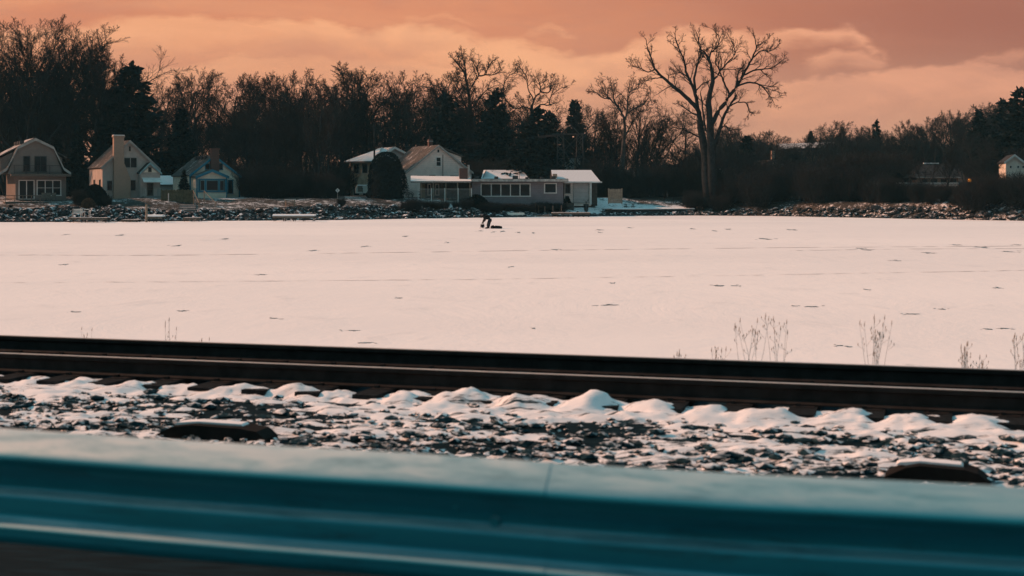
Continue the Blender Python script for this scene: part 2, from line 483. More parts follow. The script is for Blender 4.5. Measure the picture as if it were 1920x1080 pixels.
# ------------------------------------------------------------------ the near side: road, guardrail, railway
PHI = R(73.3)
uu = Vector((-math.sin(PHI), math.cos(PHI), 0)); nn = Vector((math.cos(PHI), math.sin(PHI), 0))
RZ = math.atan2(-uu.y, -uu.x)          # local x runs to the right along the track, local y towards the lake
def T(t, p, z=0.0):                    # t to the right along the track, p out towards the lake
    return -uu * t + nn * p + Vector((0, 0, z))
def profile_sheet(name, prof, t0, t1, step, m, zn=0.0, kind='structure'):
    ts = np.arange(t0, t1 + 1e-6, step); P = np.array(prof)
    TT, PP = np.meshgrid(ts, P[:, 0]); ZZ = np.repeat(P[:, 1][:, None], len(ts), 1)
    if zn: ZZ = ZZ + rng.normal(0, zn, ZZ.shape)
    X = -uu.x * TT + nn.x * PP; Yg = -uu.y * TT + nn.y * PP
    nx, ny = len(ts), len(P)
    i = np.arange(nx - 1)[None, :] + nx * np.arange(ny - 1)[:, None]
    fa = np.stack([i, i + 1, i + 1 + nx, i + nx], -1).reshape(-1, 4)
    o = np_obj(name, np.stack([X.ravel(), Yg.ravel(), ZZ.ravel()], 1), fa, m)
    return tag(o, kind=kind)
M_asph = snow_on('asphalt', (0.045, 0.047, 0.05), .22, 3.0, .5, stretch=(R(-16.7) * -1, (.35, 2.0, 1)), var=.2)
profile_sheet('road', [(-14, 1.93), (-6, 1.98), (0, 1.95), (3.0, 1.93)], -60, 60, 2.0, M_asph)
M_verge = snow_on('verge', (0.005, 0.016, 0.021), .10, 2.2, .3, stretch=(R(16.7), (.3, 1.6, 1)), var=.4)
profile_sheet('embankment', [(3.0, 1.926), (4.4, 1.86), (5.5, 1.70), (7.2, 1.49), (8.6, 1.47), (9.6, 1.48), (10.4, 1.49), (11.3, 1.49), (12.2, 1.49), (14.2, 1.49), (15.3, 1.47), (16.6, .9), (18.6, -.15)], -60, 60, 1.0, M_verge, .01)

# snow-covered ballast shoulder, fine height field
def ballast_bed():
    t0, t1, p0, p1, st = -13.0, 5.0, 8.3, 12.28, .03
    ts = np.arange(t0, t1, st); ps = np.arange(p0, p1, st)
    TT, PP = np.meshgrid(ts, ps)
    def vnoise(a, b, seed):
        r = np.random.default_rng(seed); G = r.random((256, 256))
        ia = np.floor(a).astype(int); ib = np.floor(b).astype(int); fa = a - ia; fb = b - ib
        fa = fa * fa * (3 - 2 * fa); fb = fb * fb * (3 - 2 * fb)
        g = lambda i, j: G[i % 256, j % 256]
        return (g(ia, ib) * (1 - fa) + g(ia + 1, ib) * fa) * (1 - fb) + (g(ia, ib + 1) * (1 - fa) + g(ia + 1, ib + 1) * fa) * fb
    tie = (TT + .30 * vnoise(TT * 1.3, PP * .8, 5)) / TIE
    hump = (.5 + .5 * np.cos(2 * np.pi * tie)) ** .75
    band = np.exp(-((PP - 11.93) / .24) ** 2)
    z = 1.515 + .076 * hump * band * (.15 + 1.2 * vnoise(TT * 1.15, PP * .6, 9)) * (.8 + .4 * vnoise(TT * 5, PP * 7, 12)) + .05 * (vnoise(TT * 2.6, PP * 5, 31) - .4) * band + (.03 * (vnoise(TT * 9, PP * 12, 33) - .5) + .022 * (vnoise(TT * 19, PP * 24, 35) - .5)) * band + .030 * sstep(PP, 11.0, 11.8)
    z = z + .065 * vnoise(TT * 1.6, PP * 4, 1) + .045 * vnoise(TT * 4, PP * 9, 2) + .034 * vnoise(TT * 8, PP * 17, 3) + .018 * vnoise(TT * 15, PP * 33, 4) - .105
    z = z - .02 * np.clip(10.2 - PP, 0, 3)
    X = -uu.x * TT + nn.x * PP; Yg = -uu.y * TT + nn.y * PP
    nx, ny = len(ts), len(ps)
    i = np.arange(nx - 1)[None, :] + nx * np.arange(ny - 1)[:, None]
    fa = np.stack([i, i + 1, i + 1 + nx, i + nx], -1).reshape(-1, 4)
    o = np_obj('snowy_ballast', np.stack([X.ravel(), Yg.ravel(), z.ravel()], 1), fa, M_ballast)
    return tag(o, 'snow lying in drifts over the dark ballast between guardrail and rails', 'ballast', kind='stuff')
TIE = 0.55
M_ballast = snow_on('ballast_snow', (0.009, 0.037, 0.048), .535, 2.3, .40, stretch=(R(16.7), (.75, 5.2, 2.0)), soft=.05, var=.5, drift=(math.cos(R(73.3)), math.sin(R(73.3)), 9.2, 11.9, -.01, .05))
ballast_bed()

def stones():
    ico_v = []; ph = (1 + 5 ** .5) / 2
    for a, b in ((-1, ph), (1, ph), (-1, -ph), (1, -ph)): ico_v += [(a, b, 0)]
    for a, b in ((-1, ph), (1, ph), (-1, -ph), (1, -ph)): ico_v += [(0, a, b)]
    for a, b in ((-1, ph), (1, ph), (-1, -ph), (1, -ph)): ico_v += [(b, 0, a)]
    V = np.array(ico_v) / np.linalg.norm(ico_v[0])
    Fc = []
    L = [np.linalg.norm(V[i] - V[j]) for i in range(12) for j in range(i)]
    e = min(L) * 1.05
    adj = lambda i, j: np.linalg.norm(V[i] - V[j]) < e
    for i in range(12):
        for j in range(i + 1, 12):
            for k in range(j + 1, 12):
                if adj(i, j) and adj(j, k) and adj(i, k):
                    nrm = np.cross(V[j] - V[i], V[k] - V[i])
                    Fc.append((i, j, k) if np.dot(nrm, V[i]) > 0 else (i, k, j))
    return V, np.array(Fc)
ICO, ICOF = stones()
def stone_field(name, C, S, m, kind=None, smooth=False, ang=None):
    n = len(C)
    V = ICO[None] * (1 + rng.uniform(-.28, .28, (n, 12, 1)))
    a = rng.uniform(0, 6.28, n) if ang is None else ang + rng.normal(0, .35, n); ca, sa = np.cos(a), np.sin(a)
    V = V * S[:, None, :]
    X = V[..., 0] * ca[:, None] - V[..., 1] * sa[:, None]; Y2 = V[..., 0] * sa[:, None] + V[..., 1] * ca[:, None]
    V = np.stack([X, Y2, V[..., 2]], -1) + C[:, None, :]
    fa = (ICOF[None] + 12 * np.arange(n)[:, None, None]).reshape(-1, 3)
    return np_obj(name, V.reshape(-1, 3), fa, m, smooth)
M_stone = snow_on('ballast_stone', (0.015, 0.040, 0.050), .50, 4.0, .45, soft=.06)
n = 9500
tt = rng.uniform(-13, 5, n); pp = 8.3 + 3.5 * rng.beta(1.0, 1.35, n)
C = np.stack([-uu.x * tt + nn.x * pp, -uu.y * tt + nn.y * pp, np.full(n, 1.50) + rng.uniform(-.03, .03, n)], 1)
S = (.010 + .030 * rng.random((n, 1)) ** 2.2) * np.array([2.2, 1.0, .8])
tag(stone_field('ballast_stones', C, S, M_stone, ang=RZ), 'crushed dark stones poking out of the snow beside the track', 'stones', kind='stuff')

# the rails: shaped head, web and foot
M_railside = mat('rusty_rail', (0.022, 0.020, 0.019), .8, .1, var=.3, scale=6, spec=.1)
M_railtop = mat('worn_steel', (0.85, 0.78, 0.70), .38, 1.0, var=.08, scale=5)
def rail(p, label):
    prof = [(-.07, 0), (.07, 0), (.07, .012), (.012, .035), (.009, .125), (.036, .140), (.036, .172), (.030, .178), (-.030, .178), (-.036, .172), (-.036, .140), (-.009, .125), (-.012, .035), (-.07, .012)]
    root = empty('rail', T(0, p, 1.562), RZ, label, 'rail', 'pair of railway rails')
    b = MB(); k = len(prof); x0, x1 = -60, 60
    b.add([(x0, q, z) for q, z in prof] + [(x1, q, z) for q, z in prof], [tuple(range(k))[::-1], tuple(range(k, 2 * k))] + [(i, (i + 1) % k, (i + 1) % k + k, i + k) for i in range(k)])
    b.build('web_and_foot', M_railside, root)
    h = MB(); h.box(x0, x1, -.029, .029, .1782, .182); h.build('running_surface', M_railtop, root)
rail(12.40, 'near steel rail of the railway with a thin bright running edge')
rail(13.905, 'far steel rail of the railway, against the lake snow')
# sleepers: one by one
M_tie = snow_on('tie_wood', (0.017, 0.019, 0.020), .22, 3.0, .5)
sl = MB(); sl.box(-.115, .115, -1.30, 1.30, -.16, 0)
first = None
for i in range(-30, 14):
    x = i * TIE
    if first is None:
        o = first = sl.build('railway_sleeper', M_tie); plates = []
        for q in (-.75, .755):
            pm_ = MB(); pm_.box(-.09, .09, q - .17, q + .17, .001, .004); pm_.box(-.07, -.03, q - .13, q - .085, .004, .03); pm_.box(.03, .07, q + .085, q + .13, .004, .03)
            plates.append(pm_.build('tie_plate', M_railside, o))
    else:
        o = first.copy(); COL.objects.link(o)
        for q in plates: c_ = q.copy(); COL.objects.link(c_); c_.parent = o
    o.location = T(x, 13.15, 1.558 + random.uniform(-.004, .004)); o.rotation_euler = (0, 0, RZ + random.uniform(-.01, .01))
    tag(o, 'snow dusted wooden sleeper lying under the two railway rails', 'sleeper', 'sleepers under the rails')

# spare timbers lying in the ballast
def timber(px, py, Y, length, label, rz):
    c = at(px, py, Y)
    root = empty('old_timber', (c.x, c.y, 1.47), RZ + rz, label, 'timber', 'old timbers beside the track')
    b = MB(); L = length / 2
    b.prism([(-L, -.05), (L, -.05), (L - .02, .06), (L - .09, .115), (L * .5, .135), (-L * .3, .145), (-L + .16, .125), (-L + .03, .06)], -.12, .12)
    b.build('beam', M_tie_dark, root)
    s = MB(); s.prism([(-L * .72, .125), (L * .5, .130), (L * .45, .150), (-L * .3, .158), (-L * .66, .142)], -.02, .10)
    s.build('snow_cap', M_snow, root)
M_tie_dark = mat('black_timber', (0.016, 0.015, 0.014), .9, var=.3, scale=3, spec=.05)
timber(405, 800, 10.9, .95, 'short black timber lying in the ballast, left of the two', .05)
timber(1755, 893, 9.3, .70, 'short black timber lying in the ballast, right of the two', -.02)

# guardrail
def guard_material():
    m, t, p = base_mat('galvanised_steel')
    tc = t.n('ShaderNodeTexCoord'); mp = t.n('ShaderNodeMapping'); mp.inputs['Scale'].default_value = (.12, 6, 9)
    t.link(tc.outputs['Object'], mp.inputs[0])
    nz = t.noise(mp.outputs[0], 2.0, 6, .6); n2 = t.noise(tc.outputs['Object'], 1.1, 3, .5)
    c = t.mix(t.step(nz, .3, .7), (.008, .22, .285), (.022, .31, .37))
    c = t.mix(t.step(n2, .55, .72, 0, .45), c, (.012, .20, .23))
    sc_ = t.n('ShaderNodeMapping'); sc_.inputs['Scale'].default_value = (1.6, 9, 14); t.link(tc.outputs['Object'], sc_.inputs[0])
    grime = t.noise(sc_.outputs[0], 1.6, 7, .7, .4)
    c = t.mix(t.step(grime, .52, .72, 0, .5), c, (.022, .035, .035))
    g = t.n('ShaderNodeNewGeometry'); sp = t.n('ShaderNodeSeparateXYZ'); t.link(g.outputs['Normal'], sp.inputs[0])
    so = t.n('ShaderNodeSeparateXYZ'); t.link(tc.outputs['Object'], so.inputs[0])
    fr = t.m('MULTIPLY', t.step(sp.outputs[2], .42, .80), t.m('MULTIPLY', t.step(nz, .25, .6, .55, 1.0), t.step(grime, .40, .66, 1.0, .45)))  # pale film on upward faces, standing in for sky-lit ridge highlights
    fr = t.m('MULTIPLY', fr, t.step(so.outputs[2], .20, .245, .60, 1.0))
    fr = t.m('MULTIPLY', fr, t.step(so.outputs[0], -2.6, .6, 1.0, .42))  # painted highlight fades towards the right
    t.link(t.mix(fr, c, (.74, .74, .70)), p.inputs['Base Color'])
    t.link(t.m('MULTIPLY', t.m('SUBTRACT', 1.0, fr), .45), p.inputs['Metallic'])
    t.link(t.step(nz, .2, .8, .30, .48), p.inputs['Roughness'])
    return m
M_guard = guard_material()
def guardrail():
    P0 = 3.79; top = H - .75
    root = empty('guardrail', T(0, P0, top - .33), RZ, 'long teal grey corrugated steel guardrail in the foreground', 'guardrail')
    root.scale = (1, 1, .33 / .31)
    pr = [(-.010, 0), (.004, -.004), (.018, .012), (.052, .10), (.075, .17), (.083, .215), (.080, .26), (.066, .32), (.038, .39), (.018, .45), (.012, .50), (.014, .54), (.034, .562), (.046, .585), (.049, .62),
          (.049, .70), (.050, .77), (.058, .795), (.080, .828), (.088, .855), (.088, .89), (.087, .95), (.080, 1.0)]
    # smooth the section
    def dense(a):
        out = []
        for i in range(len(a) - 1):
            p0, p1, p2, p3 = a[max(i - 1, 0)], a[i], a[i + 1], a[min(i + 2, len(a) - 1)]
            for k in range(4):
                t = k / 4
                out.append(tuple(.5 * ((2 * p1[c]) + (-p0[c] + p2[c]) * t + (2 * p0[c] - 5 * p1[c] + 4 * p2[c] - p3[c]) * t * t + (-p0[c] + 3 * p1[c] - 3 * p2[c] + p3[c]) * t ** 3) for c in (0, 1)))
        out.append(a[-1]); return out
    pr = dense(pr)
    n = len(pr); m2 = 2 * n
    for si, xs0 in enumerate(np.arange(-24.04 - .16, 12, 3.81)):
        X = np.linspace(xs0, xs0 + 3.81 + .32, 11); off = (.0, .0016)[si % 2]
        b = MB(); vs = []; fs = []
        for x in X:
            w = .004 * math.sin(x * 1.7) + .003 * math.sin(x * 4.1 + 1)
            vs += [(x, -q + w - off, .31 * (1 - f) + w * .6 + off * .6) for q, f in pr]
            vs += [(x, -q + w + .003 - off, .31 * (1 - f) + w * .6 + off * .6) for q, f in pr]
        for i in range(len(X) - 1):
            a, c = i * m2, (i + 1) * m2
            for j in range(n - 1):
                fs.append((a + j, c + j, c + j + 1, a + j + 1)[::-1]); fs.append((a + n + j, a + n + j + 1, c + n + j + 1, c + n + j)[::-1])
            fs.append((a, a + n, c + n, c)[::-1]); fs.append((a + n - 1, c + n - 1, c + 2 * n - 1, a + 2 * n - 1)[::-1])
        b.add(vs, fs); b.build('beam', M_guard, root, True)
    for x in np.arange(-24.04, 12, 3.81):
        s = MB(); s.box(x - .07, x + .07, .006, .20, -.42, .24); s.build('post', M_wood, root)
    for x in np.arange(-24.04, 12, 3.81):
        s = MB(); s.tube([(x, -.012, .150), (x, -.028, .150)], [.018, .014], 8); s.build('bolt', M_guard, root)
        for dx in (-.11, .11):
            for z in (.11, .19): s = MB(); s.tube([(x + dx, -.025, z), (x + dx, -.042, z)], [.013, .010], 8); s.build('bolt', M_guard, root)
guardrail()

# dry weeds standing up behind the far rail
M_weed = mat('dry_weed', (0.46, 0.42, 0.38), .95, var=.3, scale=3, spec=.05)
def weed(px, ytop, Y, label, n=7, spread=.10, heads=True):
    base = at(px, 0, Y); s = (base.x * -uu.x + base.y * -uu.y, base.x * nn.x + base.y * nn.y)
    p = s[1]; z0 = float(np.interp(p, [14.2, 15.3, 16.6, 18.6], [1.49, 1.47, .9, -.15])) - .02
    top = H - (ytop - HY) / F * Y
    root = empty('dry_weed', (base.x, base.y, z0), 0, label, 'weed', 'dry weeds behind the far rail')
    st = MB(); hd = MB(); hh = top - z0
    for i in range(n):
        a = Vector((random.uniform(-spread, spread) * .5, random.uniform(-.08, .08), 0)); b = Vector((a.x + random.uniform(-spread, spread), a.y, hh * random.uniform(.7, 1.0)))
        mid = a.lerp(b, .5) + Vector((random.uniform(-.02, .02), 0, 0))
        st.tube([a, mid, b], [.0024, .002, .0012], 3)
        for k in range(3):
            q = a.lerp(b, random.uniform(.55, .95)); e = q + Vector((random.uniform(-.07, .07), random.uniform(-.04, .04), random.uniform(.03, .08)))
            st.tube([q, e], .0015, 3); hd.tube([e, e + Vector((0, 0, .012)), e + Vector((0, 0, .03))], [.002, .005, .002], 4)
        hd.tube([b, b + Vector((0, 0, .02)), b + Vector((.004, 0, .06))], [.002, .006, .002], 4)
    st.add(hd.v, hd.f); st.build('stalks', M_weed, root)
weed(168, 610, 21.5, 'short clump of dry weeds behind the far rail, leftmost in the photo', 6)
weed(316, 600, 20.5, 'second clump of dry weeds from the left, behind the far rail', 7)
weed(378, 628, 20.0, 'low third clump of dry weeds from the left, behind the far rail', 4)
weed(1278, 654, 15.8, 'tiny weed tip just above the far rail right of centre', 3, .06)
weed(1353, 655, 15.8, 'low weed tuft just above the far rail, left of the forked tall weed', 5)
weed(1405, 594, 15.6, 'tall forked dry weed with several seed heads, right of centre behind the rail', 8, .16)
weed(1458, 592, 15.5, 'tall dry weed leaning beside the forked one behind the rail', 6, .12)
weed(1642, 594, 15.4, 'tallest straight clump of dry weeds behind the far rail at right', 12, .12)
weed(1810, 643, 15.2, 'stubby dense dry weed clump near the right edge', 9, .06)
weed(1838, 668, 15.2, 'very short weed beside the stubby clump near the right edge', 5, .05)
weed(1912, 622, 15.2, 'dry weed clump cut by the right edge of the photo', 8, .08)

# ------------------------------------------------------------------ bare trees
def unit(v): return v / (np.linalg.norm(v) + 1e-9)
def perp_rot(d, ang, az):
    a = np.cross(d, [0.1, 0.2, 1.0] if abs(d[2]) < .9 else [1.0, 0.2, 0]); a = unit(a); b = np.cross(d, a)
    return d * math.cos(ang) + (a * math.cos(az) + b * math.sin(az)) * math.sin(ang)
def grow(out, p, d, L, r, lev, K, rr):
    n = K['n'][lev]; seg = L / n; pts = [p]; rad = [r]; d = unit(d); ds = [d]
    for i in range(n):
        d = unit(d + rr.normal(0, K['w'][lev], 3) + np.array([0, 0, K['up'][lev]]))
        p = p + d * seg; pts.append(p); ds.append(d); rad.append(max(r * (1 - K['tp'][lev] * (i + 1) / n), K['rmin']))
    out.append((lev, pts, rad))
    if lev >= K['max']: return
    spawn(out, pts, rad, ds, L, lev, K, rr)
def spawn(out, pts, rad, ds, L, lev, K, rr, nc=None, s0=None):
    n = len(pts) - 1
    nc = nc or K['c'][lev]; s0 = K['s'][lev] if s0 is None else s0; az = rr.uniform(0, 6.28)
    for j in range(nc):
        f = s0 + (1 - s0) * (j + rr.uniform(.1, .9)) / nc
        x = min(f * n, n - 1e-3); i = int(x); t = x - i
        q = pts[i] * (1 - t) + pts[i + 1] * t; dd = ds[min(i + 1, n)]
        az += 2.4 + rr.uniform(-.5, .5)
        ang = K['a'][lev] * rr.uniform(.7, 1.3)
        cd = perp_rot(dd, ang, az)
        cl = L * K['l'][lev] * (1.15 - .65 * (f - s0) / (1 - s0 + 1e-6)) * rr.uniform(.7, 1.25)
        cr = max(min((rad[i] * (1 - t) + rad[i + 1] * t) * .72, K['rl'][lev]), K['rmin'])
        grow(out, q, cd, cl, cr, lev + 1, K, rr)
def tubes_mesh(name, lines, m, kf):
    vs = []; fs = []; o = 0
    for lev, pts, rad in lines:
        k = kf(lev, rad[0]); P = np.array(pts); n = len(P)
        D = np.empty_like(P); D[0] = P[1] - P[0]; D[-1] = P[-1] - P[-2]
        if n > 2: D[1:-1] = P[2:] - P[:-2]
        D /= (np.linalg.norm(D, axis=1)[:, None] + 1e-9)
        ref = np.where(np.abs(D[:, 2:3]) < .85, np.array([[0.05, 0.1, 1.0]]), np.array([[1.0, .1, 0.0]]))
        A = np.cross(D, ref); A /= (np.linalg.norm(A, axis=1)[:, None] + 1e-9); B = np.cross(D, A)
        th = np.arange(k) * 2 * np.pi / k
        ring = P[:, None, :] + (A[:, None, :] * np.cos(th)[None, :, None] + B[:, None, :] * np.sin(th)[None, :, None]) * np.array(rad)[:, None, None]
        vs.append(ring.reshape(-1, 3))
        i = np.arange(n - 1)[:, None] * k; j = np.arange(k)[None, :]; j2 = (j + 1) % k
        fs.append((np.stack([i + j, i + j2, i + k + j2, i + k + j], -1).reshape(-1, 4)) + o); o += n * k
    return np_mesh(name, np.concatenate(vs), np.concatenate(fs), m)
def np_mesh(name, co, fa, m):
    me = bpy.data.meshes.new(name); k = fa.shape[1]
    me.vertices.add(len(co)); me.vertices.foreach_set('co', np.ascontiguousarray(co, dtype=np.float32).ravel())
    me.loops.add(fa.size); me.loops.foreach_set('vertex_index', np.ascontiguousarray(fa, dtype=np.int32).ravel())
    me.polygons.add(len(fa)); me.polygons.foreach_set('loop_start', np.arange(len(fa), dtype=np.int32) * k)
    me.polygons.foreach_set('use_smooth', np.full(len(fa), True)); me.update(calc_edges=True)
    me.materials.append(m); return me
def link_mesh(name, me, parent):
    o = bpy.data.objects.new(name, me); COL.objects.link(o); o.parent = parent; return o

KINDS = {
 'broom': dict(n=[8, 6, 4, 3, 2], w=[.05, .10, .13, .16, .2], up=[.04, .10, .10, .06, .05], tp=[.8, .85, .8, .7, .5], c=[13, 9, 7, 5, 0], s=[.22, .25, .2, .15], a=[.62, .55, .6, .65], l=[.50, .42, .42, .5], rl=[.16, .07, .035, .022], rmin=.016, max=4),
 'elm': dict(n=[8, 8, 5, 3, 2], w=[.05, .09, .13, .16, .2], up=[.03, .085, .09, .06, .05], tp=[.8, .85, .8, .7, .5], c=[13, 11, 8, 6, 0], s=[.16, .2, .2, .15], a=[.62, .5, .55, .6], l=[.72, .38, .40, .5], rl=[.24, .07, .035, .022], rmin=.015, max=4),
 'spread': dict(n=[7, 7, 5, 3, 2], w=[.09, .19, .22, .25, .25], up=[.03, .07, .05, .03, 0], tp=[.75, .8, .8, .7, .5], c=[10, 8, 7, 5, 0], s=[.32, .25, .2, .15], a=[.85, .75, .75, .7], l=[.55, .5, .42, .45], rl=[.20, .085, .04, .022], rmin=.016, max=4),
 'fine': dict(n=[8, 6, 4, 3, 2], w=[.06, .12, .15, .18, .2], up=[.04, .10, .08, .05, .0], tp=[.8, .85, .8, .7, .5], c=[17, 9, 8, 5, 0], s=[.15, .15, .15, .1], a=[.6, .55, .6, .7], l=[.42, .45, .45, .5], rl=[.12, .055, .03, .018], rmin=.014, max=4),
}
def tree_lines(kind, Ht, seed, lean=0.0, r0=None):
    rr = np.random.default_rng(seed); K = KINDS[kind]; out = []
    grow(out, np.array([0., 0., -.3]), np.array([lean, 0, 1.0]), Ht * .88, r0 or Ht * .017, 0, K, rr)
    if kind in ('broom', 'elm') and seed % 2:
        grow(out, np.array([.15, 0.1, -.3]), np.array([lean + .22, .1, 1.0]), Ht * .75, (r0 or Ht * .017) * .8, 0, K, rr)
    return out
PROTO = {}
def make_proto(key, kind, Ht, seed, bark=M_bark, twig=M_twig, lean=0.0):
    L = tree_lines(kind, Ht, seed, lean)
    tm = tubes_mesh(key + '_trunk', [l for l in L if l[0] <= 1], bark, lambda lv, r: 8 if lv == 0 else 5)
    cm = tubes_mesh(key + '_crown', [l for l in L if l[0] >= 2], twig, lambda lv, r: 4 if lv == 2 else 3)
    zt = max(p[2] for l in L for p in l[1]); PROTO[key] = (tm, cm, zt)
make_proto('broom_a', 'broom', 18, 11); make_proto('broom_b', 'broom', 18, 24); make_proto('broom_c', 'broom', 18, 35, lean=.08)
make_proto('spread_a', 'spread', 17, 41); make_proto('spread_b', 'spread', 17, 52); make_proto('spread_c', 'spread', 17, 63, lean=-.06)
make_proto('fine_a', 'fine', 16, 71, twig=M_twig_brown); make_proto('fine_b', 'fine', 16, 83, twig=M_twig_brown)
def place_tree(key, px, ytop, Y, label, group=None, wide=1.0, rz=None, name='bare_tree', cat='tree'):
    x = wx(px, Y); z = gz(x, Y); top = H - (ytop - HY) / F * Y
    tm, cm, zt = PROTO[key]; s = (top - z) / zt
    root = empty(name, (x, Y, z), random.uniform(0, 6.28) if rz is None else rz, label, cat, group)
    root.scale = (s * wide, s * wide, s)
    link_mesh('trunk', tm, root); link_mesh('crown', cm, root)
    return root

# traced trees: limbs in photo pixels, given their own depth
def traced_tree(name, label, Y, limbs, K, seed, twmat=M_twig, bark=M_bark, pxscale=None, depth=.35, extra=()):
    """limbs: (list of (px,py), r0, r1, twigs). Each limb leaves the plane of the picture by its own swing."""
    rr = np.random.default_rng(seed)
    bx, by = limbs[0][0][0]
    x0 = wx(bx, Y); z0 = gz(x0, Y)
    root = empty(name, (x0, Y, z0), 0, label, 'tree')
    out = []; done = []
    for pts, r0, r1, nt in limbs:
        P = []
        # start depth from the nearest point of a limb already built
        a = at(pts[0][0], pts[0][1], Y); yb = 0.0
        if done:
            q = min((q for L_ in done for q in L_), key=lambda q: (q[0] - (a.x - x0)) ** 2 + (q[2] - (a.z - z0)) ** 2)
            yb = q[1]
        sw = rr.uniform(-1, 1) * depth if done else 0.0; acc = 0.0; prev = None
        for (px, py) in pts:
            w = at(px, py, Y); v = np.array([w.x - x0, 0, w.z - z0])
            if prev is not None: acc += np.linalg.norm(v - prev)
            prev = v.copy(); yy = yb + sw * acc
            k = (Y + yy) / Y
            P.append(np.array([(w.x) * k - x0, yy, (w.z - H) * k + H - z0]))
        # resample smoothly
        Q = []
        for i in range(len(P) - 1):
            p0, p1, p2, p3 = P[max(i - 1, 0)], P[i], P[i + 1], P[min(i + 2, len(P) - 1)]
            for k in range(4):
                t = k / 4
                Q.append(.5 * ((2 * p1) + (-p0 + p2) * t + (2 * p0 - 5 * p1 + 4 * p2 - p3) * t * t + (-p0 + 3 * p1 - 3 * p2 + p3) * t ** 3) + rr.normal(0, .035, 3))
        Q.append(P[-1]); done.append(Q)
        n = len(Q); rad = [r0 + (r1 - r0) * i / (n - 1) for i in range(n)]
        ds = [unit(Q[min(i + 1, n - 1)] - Q[max(i - 1, 0)]) for i in range(n)]
        L = sum(np.linalg.norm(Q[i + 1] - Q[i]) for i in range(n - 1))
        out.append((0, Q, rad))
        if nt: spawn(out, Q, rad, ds, min(L, 7.0), 1, K, rr, nc=nt, s0=.25)
    tm = tubes_mesh('trunk', [l for l in out if l[0] <= 1], bark, lambda lv, r: 9 if r > .2 else 6)
    cm = tubes_mesh('crown', [l for l in out if l[0] >= 2], twmat, lambda lv, r: 4 if lv == 2 else 3)
    link_mesh('trunk', tm, root); link_mesh('crown', cm, root)
    return root
M_bark_dark = mat('dark_bark', (0.020, 0.023, 0.025), .95, var=.35, scale=2.5, spec=.03)
def Z3(pts): return [(900 + a / 3, 40 + b / 3) for a, b in pts]
K_big = dict(n=[7, 7, 6, 4, 3], w=[.05, .12, .16, .2, .22], up=[.03, .05, .07, .05, .03], tp=[.75, .8, .8, .7, .6], c=[10, 9, 7, 6, 0], s=[.3, .2, .15, .12], a=[.7, .65, .62, .65], l=[.5, .38, .46, .5], rl=[.3, .075, .036, .021], rmin=.014, max=4)
big = [
 (Z3([(1285, 1085), (1278, 900), (1268, 750), (1250, 640), (1238, 560)]), .80, .42, 0),
 (Z3([(1238, 560), (1225, 500), (1190, 455), (1130, 400), (1080, 360), (1030, 318), (985, 268), (965, 215), (950, 165), (930, 95)]), .36, .04, 13),
 (Z3([(985, 268), (945, 285), (900, 265), (860, 250), (830, 225)]), .10, .03, 6),
 (Z3([(1030, 318), (985, 322), (945, 330), (905, 352)]), .09, .03, 5),
 (Z3([(1230, 520), (1215, 430), (1190, 350), (1160, 280), (1145, 210), (1115, 140), (1090, 60)]), .28, .04, 13),
 (Z3([(1180, 320), (1140, 295), (1105, 285), (1090, 320)]), .09, .03, 5),
 (Z3([(1213, 400), (1206, 320), (1222, 250), (1243, 180), (1232, 110), (1212, 50)]), .20, .03, 12),
 (Z3([(1215, 390), (1255, 350), (1290, 335)]), .10, .03, 4),
 (Z3([(1115, 150), (1080, 130), (1050, 90)]), .06, .02, 4),
 (Z3([(1305, 1085), (1308, 900), (1303, 740), (1297, 620), (1290, 520), (1288, 430), (1308, 340), (1302, 260), (1275, 195), (1240, 150)]), .72, .07, 12),
 (Z3([(1305, 330), (1300, 250), (1292, 190), (1335, 140), (1345, 90), (1305, 40)]), .15, .03, 12),
 (Z3([(1308, 335), (1340, 300), (1370, 255), (1430, 190), (1425, 130), (1385, 60)]), .15, .03, 12),
 (Z3([(1298, 590), (1340, 510), (1390, 440), (1440, 370), (1480, 300), (1530, 210), (1555, 140), (1535, 65)]), .34, .04, 14),
 (Z3([(1530, 210), (1580, 170), (1640, 165), (1690, 120)]), .12, .03, 7),
 (Z3([(1555, 140), (1600, 115), (1640, 75)]), .08, .03, 6),
 (Z3([(1480, 300), (1560, 272), (1640, 262), (1710, 215)]), .15, .03, 9),
 (Z3([(1445, 365), (1520, 342), (1585, 365), (1630, 420), (1655, 470)]), .16, .03, 9),
 (Z3([(1590, 368), (1640, 385), (1700, 405)]), .08, .03, 5),
 (Z3([(1320, 700), (1345, 620), (1365, 550), (1400, 480), (1445, 415)]), .30, .12, 6),
 (Z3([(1400, 480), (1450, 455), (1500, 462), (1515, 505), (1545, 520)]), .12, .03, 7),
 (Z3([(1445, 365), (1455, 285), (1490, 240)]), .12, .04, 5),
 (Z3([(1405, 420), (1375, 345), (1352, 290), (1325, 225), (1335, 170)]), .16, .04, 8),
 (Z3([(1335, 620), (1375, 588), (1405, 610), (1420, 650)]), .12, .04, 5),
 (Z3([(1240, 655), (1190, 630), (1140, 605), (1080, 598)]), .13, .03, 6),
 (Z3([(1230, 530), (1190, 515), (1145, 482), (1105, 462)]), .14, .03, 6),
 (Z3([(1300, 640), (1270, 610), (1258, 540), (1245, 440), (1240, 400)]), .20, .06, 5),
]
traced_tree('cottonwood_tree', 'huge bare forked tree at the shore, tallest crown against the sky right of centre', 197, big, K_big, 5, bark=M_bark_dark)
K_mid = dict(K_big, a=[.7, .75, .7, .7], w=[.05, .18, .22, .25, .25], l=[.5, .42, .45, .5], rl=[.3, .07, .035, .022])
